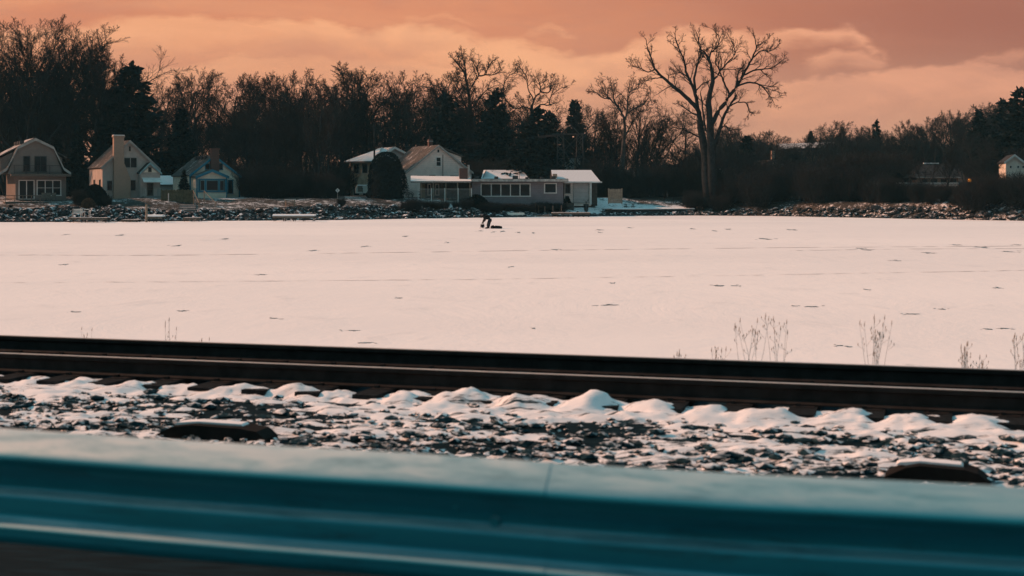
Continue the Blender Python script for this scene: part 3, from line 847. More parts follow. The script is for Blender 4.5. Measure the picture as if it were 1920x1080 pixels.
mid = [
 (Z3([(800, 960), (803, 800), (808, 690), (812, 650)]), .40, .26, 0),
 (Z3([(808, 655), (795, 625), (770, 590)]), .13, .05, 2),
 (Z3([(810, 660), (835, 615), (860, 570), (900, 520)]), .16, .04, 8),
 (Z3([(812, 650), (815, 570), (800, 520), (770, 475), (730, 435), (700, 400), (675, 350)]), .24, .04, 14),
 (Z3([(775, 480), (755, 440), (745, 390), (735, 330)]), .12, .03, 12),
 (Z3([(815, 560), (830, 500), (830, 440), (850, 390), (870, 340)]), .18, .03, 13),
 (Z3([(830, 515), (870, 490), (910, 470), (950, 430), (960, 390)]), .13, .03, 12),
 (Z3([(730, 435), (690, 430), (650, 400), (610, 395)]), .10, .03, 9),
 (Z3([(910, 470), (960, 470), (990, 455)]), .07, .03, 5),
 (Z3([(850, 390), (900, 370), (930, 330)]), .08, .03, 8),
]
traced_tree('bare_tree', 'round-crowned bare tree with pale forked lower limbs, left of the huge shore tree', 214, mid, K_mid, 8, bark=M_bark_pale)
def Z2(pts): return [(480 + a / 4, 60 + b / 4) for a, b in pts]
elm = [
 (Z2([(1630, 1200), (1625, 900), (1615, 700), (1605, 600)]), .50, .34, 0),
 (Z2([(1605, 600), (1600, 480), (1580, 380), (1560, 300), (1510, 240), (1470, 190)]), .28, .04, 14),
 (Z2([(1575, 350), (1570, 270), (1550, 200), (1540, 150)]), .14, .03, 12),
 (Z2([(1600, 440), (1640, 370), (1670, 320), (1640, 250), (1600, 180)]), .18, .03, 13),
 (Z2([(1665, 330), (1720, 320), (1740, 260), (1780, 210)]), .15, .03, 13),
 (Z2([(1720, 320), (1780, 320), (1825, 290), (1830, 240)]), .10, .03, 10),
 (Z2([(1605, 590), (1680, 490), (1740, 430), (1800, 400)]), .16, .04, 9),
 (Z2([(1600, 600), (1560, 540), (1520, 430), (1460, 330)]), .16, .04, 10),
]
traced_tree('bare_tree', 'tall bare tree with a rounded tufted crown rising above the woods near the middle', 226, elm, K_mid, 9)
oak = [
 (Z3([(300, 900), (295, 640), (290, 530), (292, 470)]), .36, .22, 0),
 (Z3([(292, 480), (310, 430), (340, 395), (335, 350), (320, 310)]), .17, .04, 11),
 (Z3([(340, 395), (390, 400), (400, 350), (420, 310)]), .12, .03, 10),
 (Z3([(290, 520), (340, 470), (385, 470), (400, 420), (450, 380), (500, 360)]), .14, .03, 12),
 (Z3([(292, 500), (250, 480), (190, 490), (150, 460)]), .14, .03, 8),
 (Z3([(190, 490), (140, 430), (135, 360), (160, 310), (200, 290)]), .12, .03, 11),
 (Z3([(300, 440), (270, 380), (265, 320), (240, 280), (215, 255)]), .11, .03, 11),
 (Z3([(335, 350), (370, 330), (375, 300)]), .08, .03, 6),
]
traced_tree('bare_tree', 'open gnarled bare tree with looping branches, right of the tall tufted crown', 222, oak, K_mid, 10)

# big ascending trees at the left edge, each its own shape
make_proto('elm_a', 'elm', 24, 101); make_proto('elm_b', 'elm', 24, 117, lean=.10); make_proto('elm_c', 'elm', 24, 124, lean=-.06)
place_tree('elm_a', 48, 22, 190, 'towering bare tree at the left edge, behind the barn-roofed house', wide=1.0, rz=.4)
place_tree('elm_b', 158, 26, 196, 'towering bare tree with a wide right-leaning crown, second from the left edge', wide=1.45, rz=2.2)
place_tree('elm_c', -5, 62, 198, 'tall bare tree cut by the left edge of the photo', wide=1.1, rz=1.0)
place_tree('elm_b', 14, 28, 194, 'tall dense bare tree at the left edge, between the two leftmost crowns', wide=1.0, rz=3.4)
place_tree('elm_a', 192, 60, 202, 'tall bare tree whose crown arches right above the chimney house', wide=1.15, rz=5.1)
place_tree('elm_c', 100, 40, 204, 'tall bare tree filling the gap between the two towering left trees', wide=1.0, rz=4.0)
place_tree('spread_a', 205, 90, 199, 'bare tree whose crown tips reach furthest right of the left edge group', wide=1.2, rz=.3)

# the wood behind the houses
def skyline(px):
    return float(np.interp(px, [-200, 0, 230, 260, 320, 380, 425, 470, 520, 545, 600, 650, 690, 740, 790, 830, 880, 930, 960, 1010, 1060, 1110, 1160, 1220, 1260, 1310, 1360, 1420, 1460, 1500, 1525, 1560, 1610, 1650, 1700, 1760, 1820, 1850, 1900, 1960, 2200],
                                  [120, 120, 130, 150, 138, 130, 118, 125, 128, 136, 122, 112, 132, 138, 128, 125, 135, 140, 172, 180, 190, 182, 188, 192, 196, 215, 236, 238, 246, 264, 232, 224, 230, 240, 226, 214, 196, 190, 188, 180, 180]))
keys = ['broom_a', 'broom_b', 'broom_c', 'spread_a', 'spread_b', 'spread_c', 'fine_a', 'fine_b']
LAND = [(-300, 'left photo edge'), (70, 'barn-roofed house'), (175, 'left dark shrub'), (240, 'chimney house'), (320, 'low outbuilding'), (400, 'blue-trimmed cottage'),
        (480, 'cottage yard'), (560, 'lawn table'), (630, 'diamond sign'), (690, 'camper trailer'), (735, 'rounded evergreen'), (820, 'white gabled house'), (880, 'brick chimney box'), (940, 'tall windows'),
        (1000, 'flat roof'), (1067, 'lattice tower'), (1110, 'garage'), (1155, 'tan board screen'), (1180, 'lone table'), (1250, 'open lawn'), (1325, 'huge shore tree'), (1390, 'blue-white building'), (1447, 'tan hillside house'),
        (1515, 'long hill building'), (1600, 'central hill slope'), (1643, 'crooked-topped evergreen'), (1700, 'railed deck'), (1760, 'dark hipped house'), (1818, 'orange lamp'), (1860, 'rounded shore bush'), (1905, 'rightmost white house'), (2200, 'right photo edge')]
PEND = {}
def later(o, px, adj, row):
    lm = min(LAND, key=lambda q: abs(q[0] - px))[1]
    PEND.setdefault((adj, row, lm), []).append((px, o))
ORD = ['leftmost', 'second from left', 'third from left', 'fourth from left', 'fifth from left', 'sixth from left', 'seventh from left', 'eighth from left', 'ninth from left'] + ['%dth from left' % i for i in range(10, 60)]
def flush_labels():
    for (adj, row, lm), L in PEND.items():
        L.sort(key=lambda q: q[0])
        for i, (p_, o) in enumerate(L):
            o['label'] = '%s %s the %s' % (adj, row, lm) + ((', ' + ORD[min(i, 58)]) if len(L) > 1 else '')
ADJ = {'broom': 'bare upright tree', 'sprea': 'bare gnarled tree', 'fine_': 'bare fine-twigged tree', 'elm_a': 'bare tall tree'}
def clear_gap(px):
    return (160 < px < 194) or (1484 < px < 1512)
def wood(px0, px1, st0, st1, dy0, dy1, Y0, Y1, w0, w1, group, row, ks=keys, cond=lambda p: True):
    px = px0; last = ''
    while px < px1:
        if not clear_gap(px) and cond(px):
            k = random.choice([q for q in ks if q != last]); last = k
            o = place_tree(k, px, skyline(px) + random.uniform(dy0, dy1), random.uniform(Y0, Y1), 'tmp', group, random.uniform(w0, w1)); later(o, px, ADJ[k[:5]], row)
        px += random.uniform(st0, st1)
wood(-140, 1330, 34, 54, -9, 14, 220, 236, 1.0, 1.45, 'bare trees on the skyline behind the houses', 'on the skyline above the', keys + ['spread_a', 'spread_b', 'spread_c'])
wood(-120, 1330, 24, 40, 30, 92, 214, 242, .8, 1.2, 'bare trees of the front wood behind the houses', 'in the wood behind the', keys, lambda p: not 1034 < p < 1094 and not 640 < p < 704 and (p > 215 or random.random() < .45))
wood(-140, 1330, 19, 30, 60, 130, 245, 275, .9, 1.3, 'bare trees deep in the wood behind the houses', 'deep in the wood beyond the', keys, lambda p: p > 215 or random.random() < .55)
wood(462, 622, 14, 22, 8, 60, 184, 212, .7, 1.0, 'brown trees of the stand left of the middle', 'in the brown stand by the', ['fine_a', 'fine_b', 'broom_c'])
wood(1335, 2040, 12, 19, -3, 10, 285, 325, 1.0, 1.4, 'bare trees on the crest of the hill', 'on the hill crest above the')
wood(1340, 2040, 12, 20, 12, 40, 250, 282, 1.0, 1.3, 'bare trees on the upper hill', 'on the upper hill above the')
wood(1345, 2040, 15, 24, 40, 78, 222, 246, 1.0, 1.35, 'bare trees on the lower hill', 'on the lower hill by the', keys, lambda p: not (1422 < p < 1470) and not (1700 < p < 1806))
wood(1365, 1990, 20, 34, 58, 100, 192, 205, .9, 1.3, 'slim bare trees behind the right shore brush', 'behind the shore brush by the', keys, lambda p: not (1422 < p < 1466) and not 1862 < p < 1940)

# thickets
def make_thicket(key, Ht, W, seed, n=170, m=M_twig_brown):
    rr = np.random.default_rng(seed); out = []
    K = dict(n=[5, 3, 2], w=[.12, .18, .2], up=[.10, .08, .05], tp=[.75, .7, .5], c=[9, 4, 0], s=[.15, .15], a=[.5, .6], l=[.40, .5], rl=[.025, .018], rmin=.013, max=2)
    for i in range(n):
        a = rr.uniform(0, 6.28); r = W * .5 * math.sqrt(rr.random()) * .7
        p = np.array([r * math.cos(a), r * math.sin(a), -.1]); d = np.array([math.cos(a) * .45 * r / W * 2, math.sin(a) * .45 * r / W * 2, 1.0])
        grow(out, p, d, Ht * rr.uniform(.5, 1.0), rr.uniform(.02, .04), 0, K, rr)
    st = tubes_mesh(key + '_stems', [l for l in out if l[0] == 0], M_bark, lambda lv, r: 4)
    tw = tubes_mesh(key + '_twigs', [l for l in out if l[0] > 0], m, lambda lv, r: 3)
    PROTO[key] = (st, tw, max(p[2] for l in out for p in l[1]))
make_thicket('thicket_a', 6, 6, 201); make_thicket('thicket_b', 6, 6, 202, m=M_twig); make_thicket('thicket_c', 5, 5, 203, 150)
def place_bush(key, px, ytop, Y, label, group=None, wide=1.0, name='bare_bush', dz=0.0):
    x = wx(px, Y); z = gz(x, Y) + dz; top = H - (ytop - HY) / F * Y
    a, b, zt = PROTO[key]; s = (top - z) / zt
    root = empty(name, (x, Y, z), random.uniform(0, 6.28), label, 'bush', group); root.scale = (s * wide, s * wide, s)
    link_mesh('stems', a, root); link_mesh('twigs', b, root); return root
TH = ['thicket_a', 'thicket_b', 'thicket_c']
def brush(px0, px1, st0, st1, yf, jit, Yf, w0, w1, group, row, adj='leafless bush', cond=lambda p: True):
    px = px0
    while px < px1:
        if not clear_gap(px) and cond(px):
            o = place_bush(random.choice(TH), px, yf(px) + random.uniform(-jit, jit), Yf(px), 'tmp', group, random.uniform(w0, w1)); later(o, px, adj, row)
        px += random.uniform(st0, st1)
brush(-60, 1340, 17, 26, lambda p: 304, 20, lambda p: random.uniform(206, 216), .9, 1.2, 'undergrowth bushes at the foot of the wood', 'under the wood behind the', 'leafless bush', lambda p: not 1030 < p < 1096 and not 640 < p < 706)
brush(468, 626, 14, 22, lambda p: 318, 18, lambda p: random.uniform(178, 190), .8, 1.2, 'bushes under the brown stand', 'under the brown stand by the')
brush(762, 884, 13, 20, lambda p: 371, 5, lambda p: float(shore(wx(p, 178))) + random.uniform(3.2, 4.5), 1.0, 1.5, 'low bushes before the porch', 'at the bank before the', 'low dark bush')
brush(900, 1062, 11, 17, lambda p: 379, 4, lambda p: float(shore(wx(p, 183))) + random.uniform(2.4, 3.6), 1.2, 1.9, 'low bushes before the long house', 'at the bank before the', 'low dark bush')
brush(1360, 1960, 13, 21, lambda p: float(np.interp(p, [1360, 1420, 1560, 1640, 1700, 1760, 1800, 1870, 1960], [318, 318, 308, 318, 338, 352, 350, 318, 332])), 14,
      lambda p: float(shore(wx(p, 175))) + (random.uniform(2.5, 8) if p < 1600 else random.uniform(4.5, 9)), 1.0, 1.4, 'brush bushes on the right shore', 'on the right bank below the', 'dark brushy bush')
brush(1350, 1990, 14, 22, lambda p: 290, 20, lambda p: random.uniform(214, 232), 1.0, 1.5, 'bushes on the slope behind the right shore', 'on the slope around the', 'leafless bush', lambda p: p > 1366 and not (1418 < p < 1472) and not (1690 < p < 1806))
brush(1340, 2040, 13, 20, lambda p: 262, 14, lambda p: random.uniform(268, 300), 1.2, 1.7, 'bushes high on the hill', 'high on the hill above the', 'distant leafless bush')
place_bush('thicket_a', 1850, 325, 172, 'wide rounded bare bush on the shore below the white house at right edge', wide=1.25)
place_bush('thicket_b', 148, 352, 161, 'dark tangled bush left of the dark shrub below the barn-roofed house', wide=.9)
place_bush('thicket_a', 200, 360, 162, 'dark tangled bush at the right foot of the dark shrub', wide=.8)
place_bush('thicket_c', 20, 383, 158.5, 'low tangled bush on the bank at the left photo edge', wide=1.3)
place_bush('thicket_b', 75, 386, 159, 'low tangled bush under the terrace of the barn-roofed house', wide=1.4)
place_bush('thicket_a', 640, 366, 170, 'thin tangled bush around the foot of the diamond sign', wide=.8)
place_bush('thicket_b', 1300, 352, 196, 'low bare bush at the left foot of the huge shore tree', wide=1.1)
place_bush('thicket_c', 1350, 362, 194, 'low bare bush at the right foot of the huge shore tree', wide=1.2)

flush_labels()
# ------------------------------------------------------------------ evergreens
def leaf_cloud(name, C, D, size, m, seed):
    """many small crossed leaf sprays at points C pointing along D"""
    rr = np.random.default_rng(seed); n = len(C)
    A = rr.normal(0, 1, (n, 3)); A -= (A * D).sum(1)[:, None] * D; A /= np.linalg.norm(A, axis=1)[:, None]
    L = size * rr.uniform(.6, 1.3, (n, 1)); W = L * .32
    v = np.stack([C - A * W * .4, C + A * W * .4, C + D * L * .6 + A * W, C + D * L, C + D * L * .55 - A * W], 1)
    fa = (np.arange(5)[None] + 5 * np.arange(n)[:, None])
    return np_mesh(name, v.reshape(-1, 3), fa, m)
def make_conifer(key, Ht, R0, seed, droop=.25, power=1.0, n=5200, gap=0.0, size=.55):
    rr = np.random.default_rng(seed); C = []; D = []; lim = []
    lv = int(Ht * 2.0)
    for i in range(lv):
        f = (i + .5) / lv; z = Ht * (.06 + .94 * f); Rr = R0 * (1 - f) ** power + .12
        for j in range(7):
            az = rr.uniform(0, 6.28); RR = Rr * rr.uniform(.62, 1.12)
            if rr.random() < gap: continue
            e = np.array([math.cos(az) * RR, math.sin(az) * RR, -droop * RR + rr.uniform(-.15, .25)])
            lim.append((0, [np.array([0, 0, z]), np.array([0, 0, z]) + e * .5 + np.array([0, 0, .08 * RR]), np.array([0, 0, z]) + e], [.035, .025, .012]))
            k = max(4, int(n / lv / 7 * (RR / R0 * 1.5 + .25)))
            for q in range(k):
                t = rr.uniform(.15, 1.0); p = np.array([0, 0, z]) + e * t + rr.normal(0, .10 + .10 * RR * .4, 3)
                d = unit(e / RR * .8 + rr.normal(0, .45, 3) + np.array([0, 0, -.1])); C.append(p); D.append(d)
    lim.append((0, [np.array([0, 0, -.3]), np.array([0, 0, Ht * .6]), np.array([0, 0, Ht])], [Ht * .014, Ht * .009, .02]))
    tm = tubes_mesh(key + '_trunk', lim, M_bark, lambda l_, r: 5)
    cm = leaf_cloud(key + '_crown', np.array(C), np.array(D), size, M_needle, seed)
    PROTO[key] = (tm, cm, Ht + .2)
make_conifer('spruce_a', 15, 3.6, 301); make_conifer('spruce_b', 15, 3.0, 302, .35, .85); make_conifer('pine_a', 17, 4.3, 303, -.25, .62, 5600, .25, .7)
def conifer(key, px, ytop, Y, label, wide=1.0, group=None):
    return place_tree(key, px, ytop, Y, label, group, wide, name='evergreen_tree')
conifer('pine_a', 246, 124, 200, 'dark ragged evergreen topping the wood behind the white chimney house', 1.35)
conifer('spruce_b', 197, 168, 204, 'dark evergreen shoulder left of the ragged evergreen top', 1.1)
conifer('spruce_a', 340, 205, 200, 'dark evergreen behind the roof of the blue-trimmed cottage', 1.4)
conifer('spruce_a', 145, 235, 187, 'dark evergreen between the barn-roofed house and the chimney house', 1.0)
conifer('spruce_b', 108, 258, 196, 'dark evergreen close behind the barn-roofed house', 1.2)
conifer('spruce_a', 500, 222, 215, 'dark evergreen within the wood right of the blue-trimmed cottage', 1.5)
conifer('pine_a', 838, 178, 214, 'broad dark evergreen left of the tall tufted crown', 1.1)
conifer('pine_a', 928, 172, 213, 'broad dark evergreen right of the tall tufted crown', 1.1)
conifer('pine_a', 985, 232, 204, 'low bushy dark evergreen directly behind the low snowy roof', 1.5)
conifer('pine_a', 1030, 212, 216, 'dark ragged evergreen left of the lattice tower', 1.2)
conifer('pine_a', 1008, 204, 222, 'bushy dark evergreen below the open gnarled tree', 1.25)
conifer('spruce_a', 1078, 188, 250, 'dark pointed evergreen just above the lattice tower', 1.25)
conifer('spruce_b', 1520, 245, 300, 'small dark evergreen on the hill crest next to the dip', 1.1)
conifer('pine_a', 1643, 226, 290, 'small evergreen with a crooked top breaking the hill skyline', .75)
conifer('spruce_a', 1836, 205, 250, 'pointed dark evergreen above the white house at the right edge', 1.5)
conifer('pine_a', 1915, 168, 225, 'large dark evergreen at the right edge of the photo', 1.4)
conifer('pine_a', 1882, 188, 240, 'dark evergreen left of the one at the right edge', 1.2)
conifer('spruce_b', 1870, 262, 216, 'low dark evergreen beside the white house at the right edge', 1.6)
conifer('spruce_a', 1400, 255, 250, 'low dark evergreen right of the huge shore tree', 1.8)
conifer('spruce_a', 345, 318, 176, 'small pointed evergreen against the left wall of the blue-trimmed cottage', 1.25)

def leafy_mound(name, label, px, ytop, ybase, wpx, Y, m=M_cedar, power=2.4, seed=1, n=14000, size=.16, pe=1.7):
    rr = np.random.default_rng(seed); k = Y / F; Ht = (ybase - ytop) * k; W = wpx * k / 2
    x = wx(px, Y); z = H - (ybase - HY) * k
    root = empty(name, (x, Y, z - .15), 0, label, 'shrub')
    u = rr.random(n) ** .8; az = rr.uniform(0, 6.28, n)
    prof = (1 - np.abs(u * 1.02 - .02) ** power) ** (1 / pe) * (1 + .07 * np.sin(3 * az + 5 * u) + .05 * np.sin(7 * az))
    prof = prof * np.clip(.8 + u * 1.6, 0, 1)
    rad = W * prof * rr.uniform(.84, 1.03, n)
    C = np.stack([rad * np.cos(az), rad * np.sin(az), u * Ht], 1)
    D = np.stack([np.cos(az) * .5, np.sin(az) * .5, np.full(n, .8)], 1) + rr.normal(0, .25, (n, 3)); D /= np.linalg.norm(D, axis=1)[:, None]
    link_mesh('foliage', leaf_cloud('foliage', C, D, size, m, seed), root)
    b = MB()
    hs = np.linspace(0, 1, 9); rs = W * .82 * (1 - hs ** power) ** (1 / pe) + .02
    b.tube([(0, 0, h * Ht * .95) for h in hs], list(rs), 14); b.build('inner_branches', m, root, True)
    return root
leafy_mound('arborvitae', 'large dark rounded evergreen shrub in front of the snow-roofed house', 725, 284, 384, 74, 184, seed=5, power=2.6, pe=2.5)
leafy_mound('evergreen_shrub', 'dark clipped shrub below the barn-roofed house and beside the chimney house', 178, 345, 392, 52, 163, seed=6, n=7000)
leafy_mound('evergreen_shrub', 'low dark shrub at the left end of the blue-grey house windows', 893, 364, 390, 44, 184, seed=7, n=6000)
M_drybush = mat('dry_leaves', (0.085, 0.058, 0.038), .9, var=.4, scale=3)
leafy_mound('dry_shrub', 'round brown dried shrub between the dark shrub and the dock ladder', 166, 371, 391, 26, 159, M_drybush, seed=8, n=3500)

# ------------------------------------------------------------------ houses
class House:
    def __init__(s, name, label, px, py, Y, deg, cat='house'):
        s.Y = Y; s.th = R(deg); s.X = wx(px, Y); s.z = H - (py - HY) / F * Y
        s.root = empty(name, (s.X, Y, s.z), s.th, label, cat)
    def f(s, px, py, off=0.0):
        """photo pixel -> (x, z) on the plane y=off in front coordinates"""
        k = (px - 960) / F; c, sn = math.cos(s.th), math.sin(s.th)
        X0 = s.X - off * sn; Y0 = s.Y + off * c
        x = (k * Y0 - X0) / (c - k * sn); Yp = Y0 + x * sn
        return x, H - (py - HY) / F * Yp - s.z
    def side(s, px, x=0.0):
        k = (px - 960) / F; c, sn = math.cos(s.th), math.sin(s.th)
        X0 = s.X + x * c; Y0 = s.Y + x * sn
        return (k * Y0 - X0) / (-sn - k * c)
    def window(s, x0, x1, y0, y1, cols=1, rows=1, fm=M_white_dull, off=0.0, fw=.09, gm=M_glass, name='window', parent=None, recess=True):
        a, zt = s.f(x0, y0, off); b, zb = s.f(x1, y1, off)
        return s.win_l(a, b, zb, zt, cols, rows, fm, off, fw, gm, name, parent)
    def win_l(s, a, b, zb, zt, cols=1, rows=1, fm=M_white_dull, off=0.0, fw=.09, gm=M_glass, name='window', parent=None):
        m = MB(); y0, y1 = off - .06, off + .02
        m.box(a - fw, b + fw, y0, y1, zt, zt + fw); m.box(a - fw - .03, b + fw + .03, y0 - .03, y1, zb - fw, zb)
        m.box(a - fw, a, y0, y1, zb, zt); m.box(b, b + fw, y0, y1, zb, zt)
        for i in range(1, cols):
            x = a + (b - a) * i / cols; m.box(x - fw * .45, x + fw * .45, y0 + .01, y1, zb, zt)
        for j in range(1, rows):
            z = zb + (zt - zb) * j / rows; m.box(a, b, y0 + .015, y1, z - .025, z + .025)
        w = m.build(name, fm, parent or s.root)
        g = MB(); g.box(a, b, off - .012, off - .004, zb, zt); g.build('pane', gm, w)
        return w
    def side_window(s, ya, yb, zb, zt, x=0.0, fm=M_white_dull, fw=.08):
        m = MB(); x0, x1 = x - .06, x + .02
        m.box(x0, x1, ya - fw, yb + fw, zt, zt + fw); m.box(x0, x1, ya - fw, yb + fw, zb - fw, zb); m.box(x0, x1, ya - fw, ya, zb, zt); m.box(x0, x1, yb, yb + fw, zb, zt)
        w = m.build('window', fm, s.root); g = MB(); g.box(x - .012, x - .004, ya, yb, zb, zt); g.build('pane', M_glass, w); return w
    def gable(s, x0, x1, ze, xp, zp, y0, y1, wm, rm, tm, over=.35, name='wall', th=.16, parent=None, z0=-.6, trim=.18, zr=None):
        """gabled block: walls, two roof slopes, barge boards"""
        zr = ze if zr is None else zr
        m = MB(); m.prism([(x0, z0), (x1, z0), (x1, zr), (xp, zp), (x0, ze)], y0, y1); w = m.build(name, wm, parent or s.root)
        r = MB()
        def slope(xa, za, xb, zb):
            d = Vector((xa - xb, 0, za - zb)).normalized() * over
            ax, az = xa + d.x, za + d.z; up = .05 + th
            if xa < xb: r.slab((ax, y1 + over, az + up), (ax, y0 - over, az + up), (xb, y0 - over, zb + up), (xb, y1 + over, zb + up), th)
            else: r.slab((ax, y0 - over, az + up), (ax, y1 + over, az + up), (xb, y1 + over, zb + up), (xb, y0 - over, zb + up), th)
            return ax, az
        L = slope(x0, ze, xp, zp); Rr = slope(x1, zr, xp, zp)
        rf = r.build('roof', rm, parent or s.root)
        t = MB()
        for (ax, az) in (L, Rr):
            yb = y0 - over - .03
            a = Vector((ax, yb, az + .07)); b = Vector((xp, yb, zp + .07)); 
            t.add([(a.x, yb, a.z - trim), (b.x, yb, b.z - trim), (b.x, yb, b.z + th), (a.x, yb, a.z + th), (a.x, yb + .028, a.z - trim), (b.x, yb + .028, b.z - trim), (b.x, yb + .028, b.z + th), (a.x, yb + .028, a.z + th)],
                  [(0, 1, 2, 3), (7, 6, 5, 4), (0, 4, 5, 1), (2, 6, 7, 3), (0, 3, 7, 4), (1, 5, 6, 2)])
        t.build('barge_board', tm, rf)
        return w, rf
    def box(s, name, mat_, x0, x1, y0, y1, z0, z1, parent=None):
        m = MB(); m.box(x0, x1, y0, y1, z0, z1); return m.build(name, mat_, parent or s.root)

S_tan = siding('tan_siding', (0.175, 0.15, 0.135), .18, depth=.25)
S_white = siding('white_siding', (0.70, 0.60, 0.54), .30, depth=.45)
S_cream = siding('cream_siding', (0.84, 0.74, 0.60), .20, depth=.35)
S_grey = siding('grey_siding', (0.33, 0.315, 0.30), .22, depth=.25)
S_blue = siding('blue_grey_siding', (0.20, 0.185, 0.20), .25, depth=.35)
S_brown = siding('brown_siding', (0.17, 0.12, 0.09), .2, depth=.4)
M_stucco = mat('stucco', (0.40, 0.345, 0.31), .9, var=.12, scale=1.2)
M_stucco_warm = mat('stained_stucco', (0.44, 0.35, 0.25), .9, var=.35, scale=.8)
B_tan = bricks('tan_brick', (.38, .25, .18), (.28, .185, .14), (.34, .27, .22), 5)
B_red = bricks('red_brick', (.10, .045, .034), (.07, .035, .03), (.12, .10, .09), 5)

# -- house 1: barn-roofed
def house1():
    h = House('gambrel_house', 'tan barn-roofed house with balcony at the left edge', 29, 376, 165, 26)
    f = h.f; g = lambda p: f(*p)
    dep = 9.0
    pk = g((67, 261)); kl = g((34, 277)); kr = g((101, 277)); rr_ = g((119, 321)); ll = g((15, 321))
    fl = g((29, 326)); fr = g((124, 326))
    m = MB(); m.prism([(fl[0], -.6), (fr[0], -.6), (fr[0], fr[1]), (fl[0], fl[1])], 0, dep); m.build('wall', S_tan, h.root)
    m = MB(); m.prism([(ll[0], fl[1] + .01), (rr_[0], fl[1] + .01), kr, pk, kl], .0 + .5, dep - .1); m.build('upper_wall', S_tan, h.root)
    r = MB(); o = .12; y0, y1 = .15, dep + .2
    segs = [((ll[0] - .9, ll[1] - .30), (ll[0] - .1, ll[1] + .25)), ((ll[0] - .1, ll[1] + .25), kl), (kl, pk)]
    for a, b in segs: r.slab((a[0], y1, a[1] + o), (a[0], y0, a[1] + o), (b[0], y0, b[1] + o), (b[0], y1, b[1] + o), .12)
    segs2 = [((rr_[0] + .9, rr_[1] - .30), (rr_[0] + .1, rr_[1] + .25)), ((rr_[0] + .1, rr_[1] + .25), kr), (kr, pk)]
    for a, b in segs2: r.slab((a[0], y0, a[1] + o), (a[0], y1, a[1] + o), (b[0], y1, b[1] + o), (b[0], y0, b[1] + o), .12)
    rf = r.build('roof', M_shingle, h.root)
    t = MB()
    for a, b in segs + segs2:
        t.add([(a[0], y0 - .03, a[1] - .16), (b[0], y0 - .03, b[1] - .16), (b[0], y0 - .03, b[1] + .16), (a[0], y0 - .03, a[1] + .16), (a[0], y0 - .004, a[1] - .16), (b[0], y0 - .004, b[1] - .16), (b[0], y0 - .004, b[1] + .16), (a[0], y0 - .004, a[1] + .16)],
              [(0, 1, 2, 3), (7, 6, 5, 4), (0, 4, 5, 1), (2, 6, 7, 3), (0, 3, 7, 4), (1, 5, 6, 2)])
    t.build('barge_board', M_white_dull, rf)
    # shed dormers on both slopes
    lx = ll[0] - 1.2; dz = pk[1] - 2.15
    d = MB(); d.slab((lx, dep - .4, dz), (lx, 1.3, dz), (pk[0], 1.3, pk[1] + .20), (pk[0], dep - .4, pk[1] + .20), .14)
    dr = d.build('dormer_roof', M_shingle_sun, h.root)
    d = MB(); d.prism([(lx + .5, ll[1]), (kl[0] + .4, ll[1]), (kl[0] + .4, pk[1] - 1.1), (lx + .5, dz - .05)], 1.6, dep - .8); d.build('dormer_wall', S_tan, h.root)
    h.side_window(2.2, 3.2, ll[1] + .5, ll[1] + 1.7, lx + .5)
    h.side_window(4.2, 5.2, ll[1] + .5, ll[1] + 1.7, lx + .5)
    rx = rr_[0] + .6
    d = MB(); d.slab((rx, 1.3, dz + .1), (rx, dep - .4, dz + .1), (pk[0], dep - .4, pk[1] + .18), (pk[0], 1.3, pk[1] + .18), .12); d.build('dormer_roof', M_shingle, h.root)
    d = MB(); d.prism([(kr[0] - .4, ll[1]), (rx - .5, ll[1]), (rx - .5, dz + .05), (kr[0] - .4, pk[1] - 1.1)], 1.7, dep - .8); d.build('dormer_wall', S_tan, h.root)
    # upstairs door and windows (plane .5)
    h.window(45, 55, 294, 320, 1, 1, M_darkpaint, .5); h.window(66, 86, 294, 321, 2, 1, M_darkpaint, .5, name='balcony_door')
    # balcony
    a = g((18, 329))[0]; b = g((130, 329))[0]; z = fl[1]
    h.box('balcony_deck', M_deck, a, b, -1.4, .48, z - .28, z - .02)
    br = MB(); zt = z + 1.0; xa, xb = g((24, 320))[0], g((112, 320))[0]
    br.box(xa, xb, -1.3, -1.26, zt - .04, zt); br.box(xa, xb, -1.3, -1.26, z + .08, z + .11)
    nps = 5
    for i in range(nps): x = xa + (xb - xa) * i / (nps - 1); br.box(x - .03, x + .03, -1.31, -1.25, z - .03, zt)
    for i in range(60): x = xa + (xb - xa) * i / 59; br.box(x - .008, x + .008, -1.29, -1.275, z + .1, zt - .04)
    br.build('balcony_railing', M_iron, h.root)
    w = h.window(36.5, 63, 339, 372, 2, 1, M_white, 0, .10, name='sliding_door')
    h.window(70.5, 113, 339, 365.5, 3, 2, M_white, 0, .11)
    # roof vents
    for i in range(4):
        y = 2.2 + i * 1.6; v = MB(); xx = pk[0] - 1.3; v.box(xx - .25, xx + .25, y - .3, y + .3, pk[1] - .55, pk[1] - .15); v.build('roof_vent', M_darkpaint, dr)
    # terrace
    ta, tb = g((4, 380))[0], g((125, 380))[0]
    h.box('terrace', M_deck, ta, tb, -3.0, -.02, -.55, -.1)
    tr_ = MB(); tr_.box(ta, ta + 4.8, -2.95, -2.88, .55, .62); tr_.box(ta, ta + 4.8, -2.95, -2.88, .2, .25)
    for i in range(6): tr_.box(ta + i * .95, ta + i * .95 + .07, -2.95, -2.88, -.1, .6)
    tr_.build('terrace_railing', M_wood, h.root)
    return h
h1 = house1()
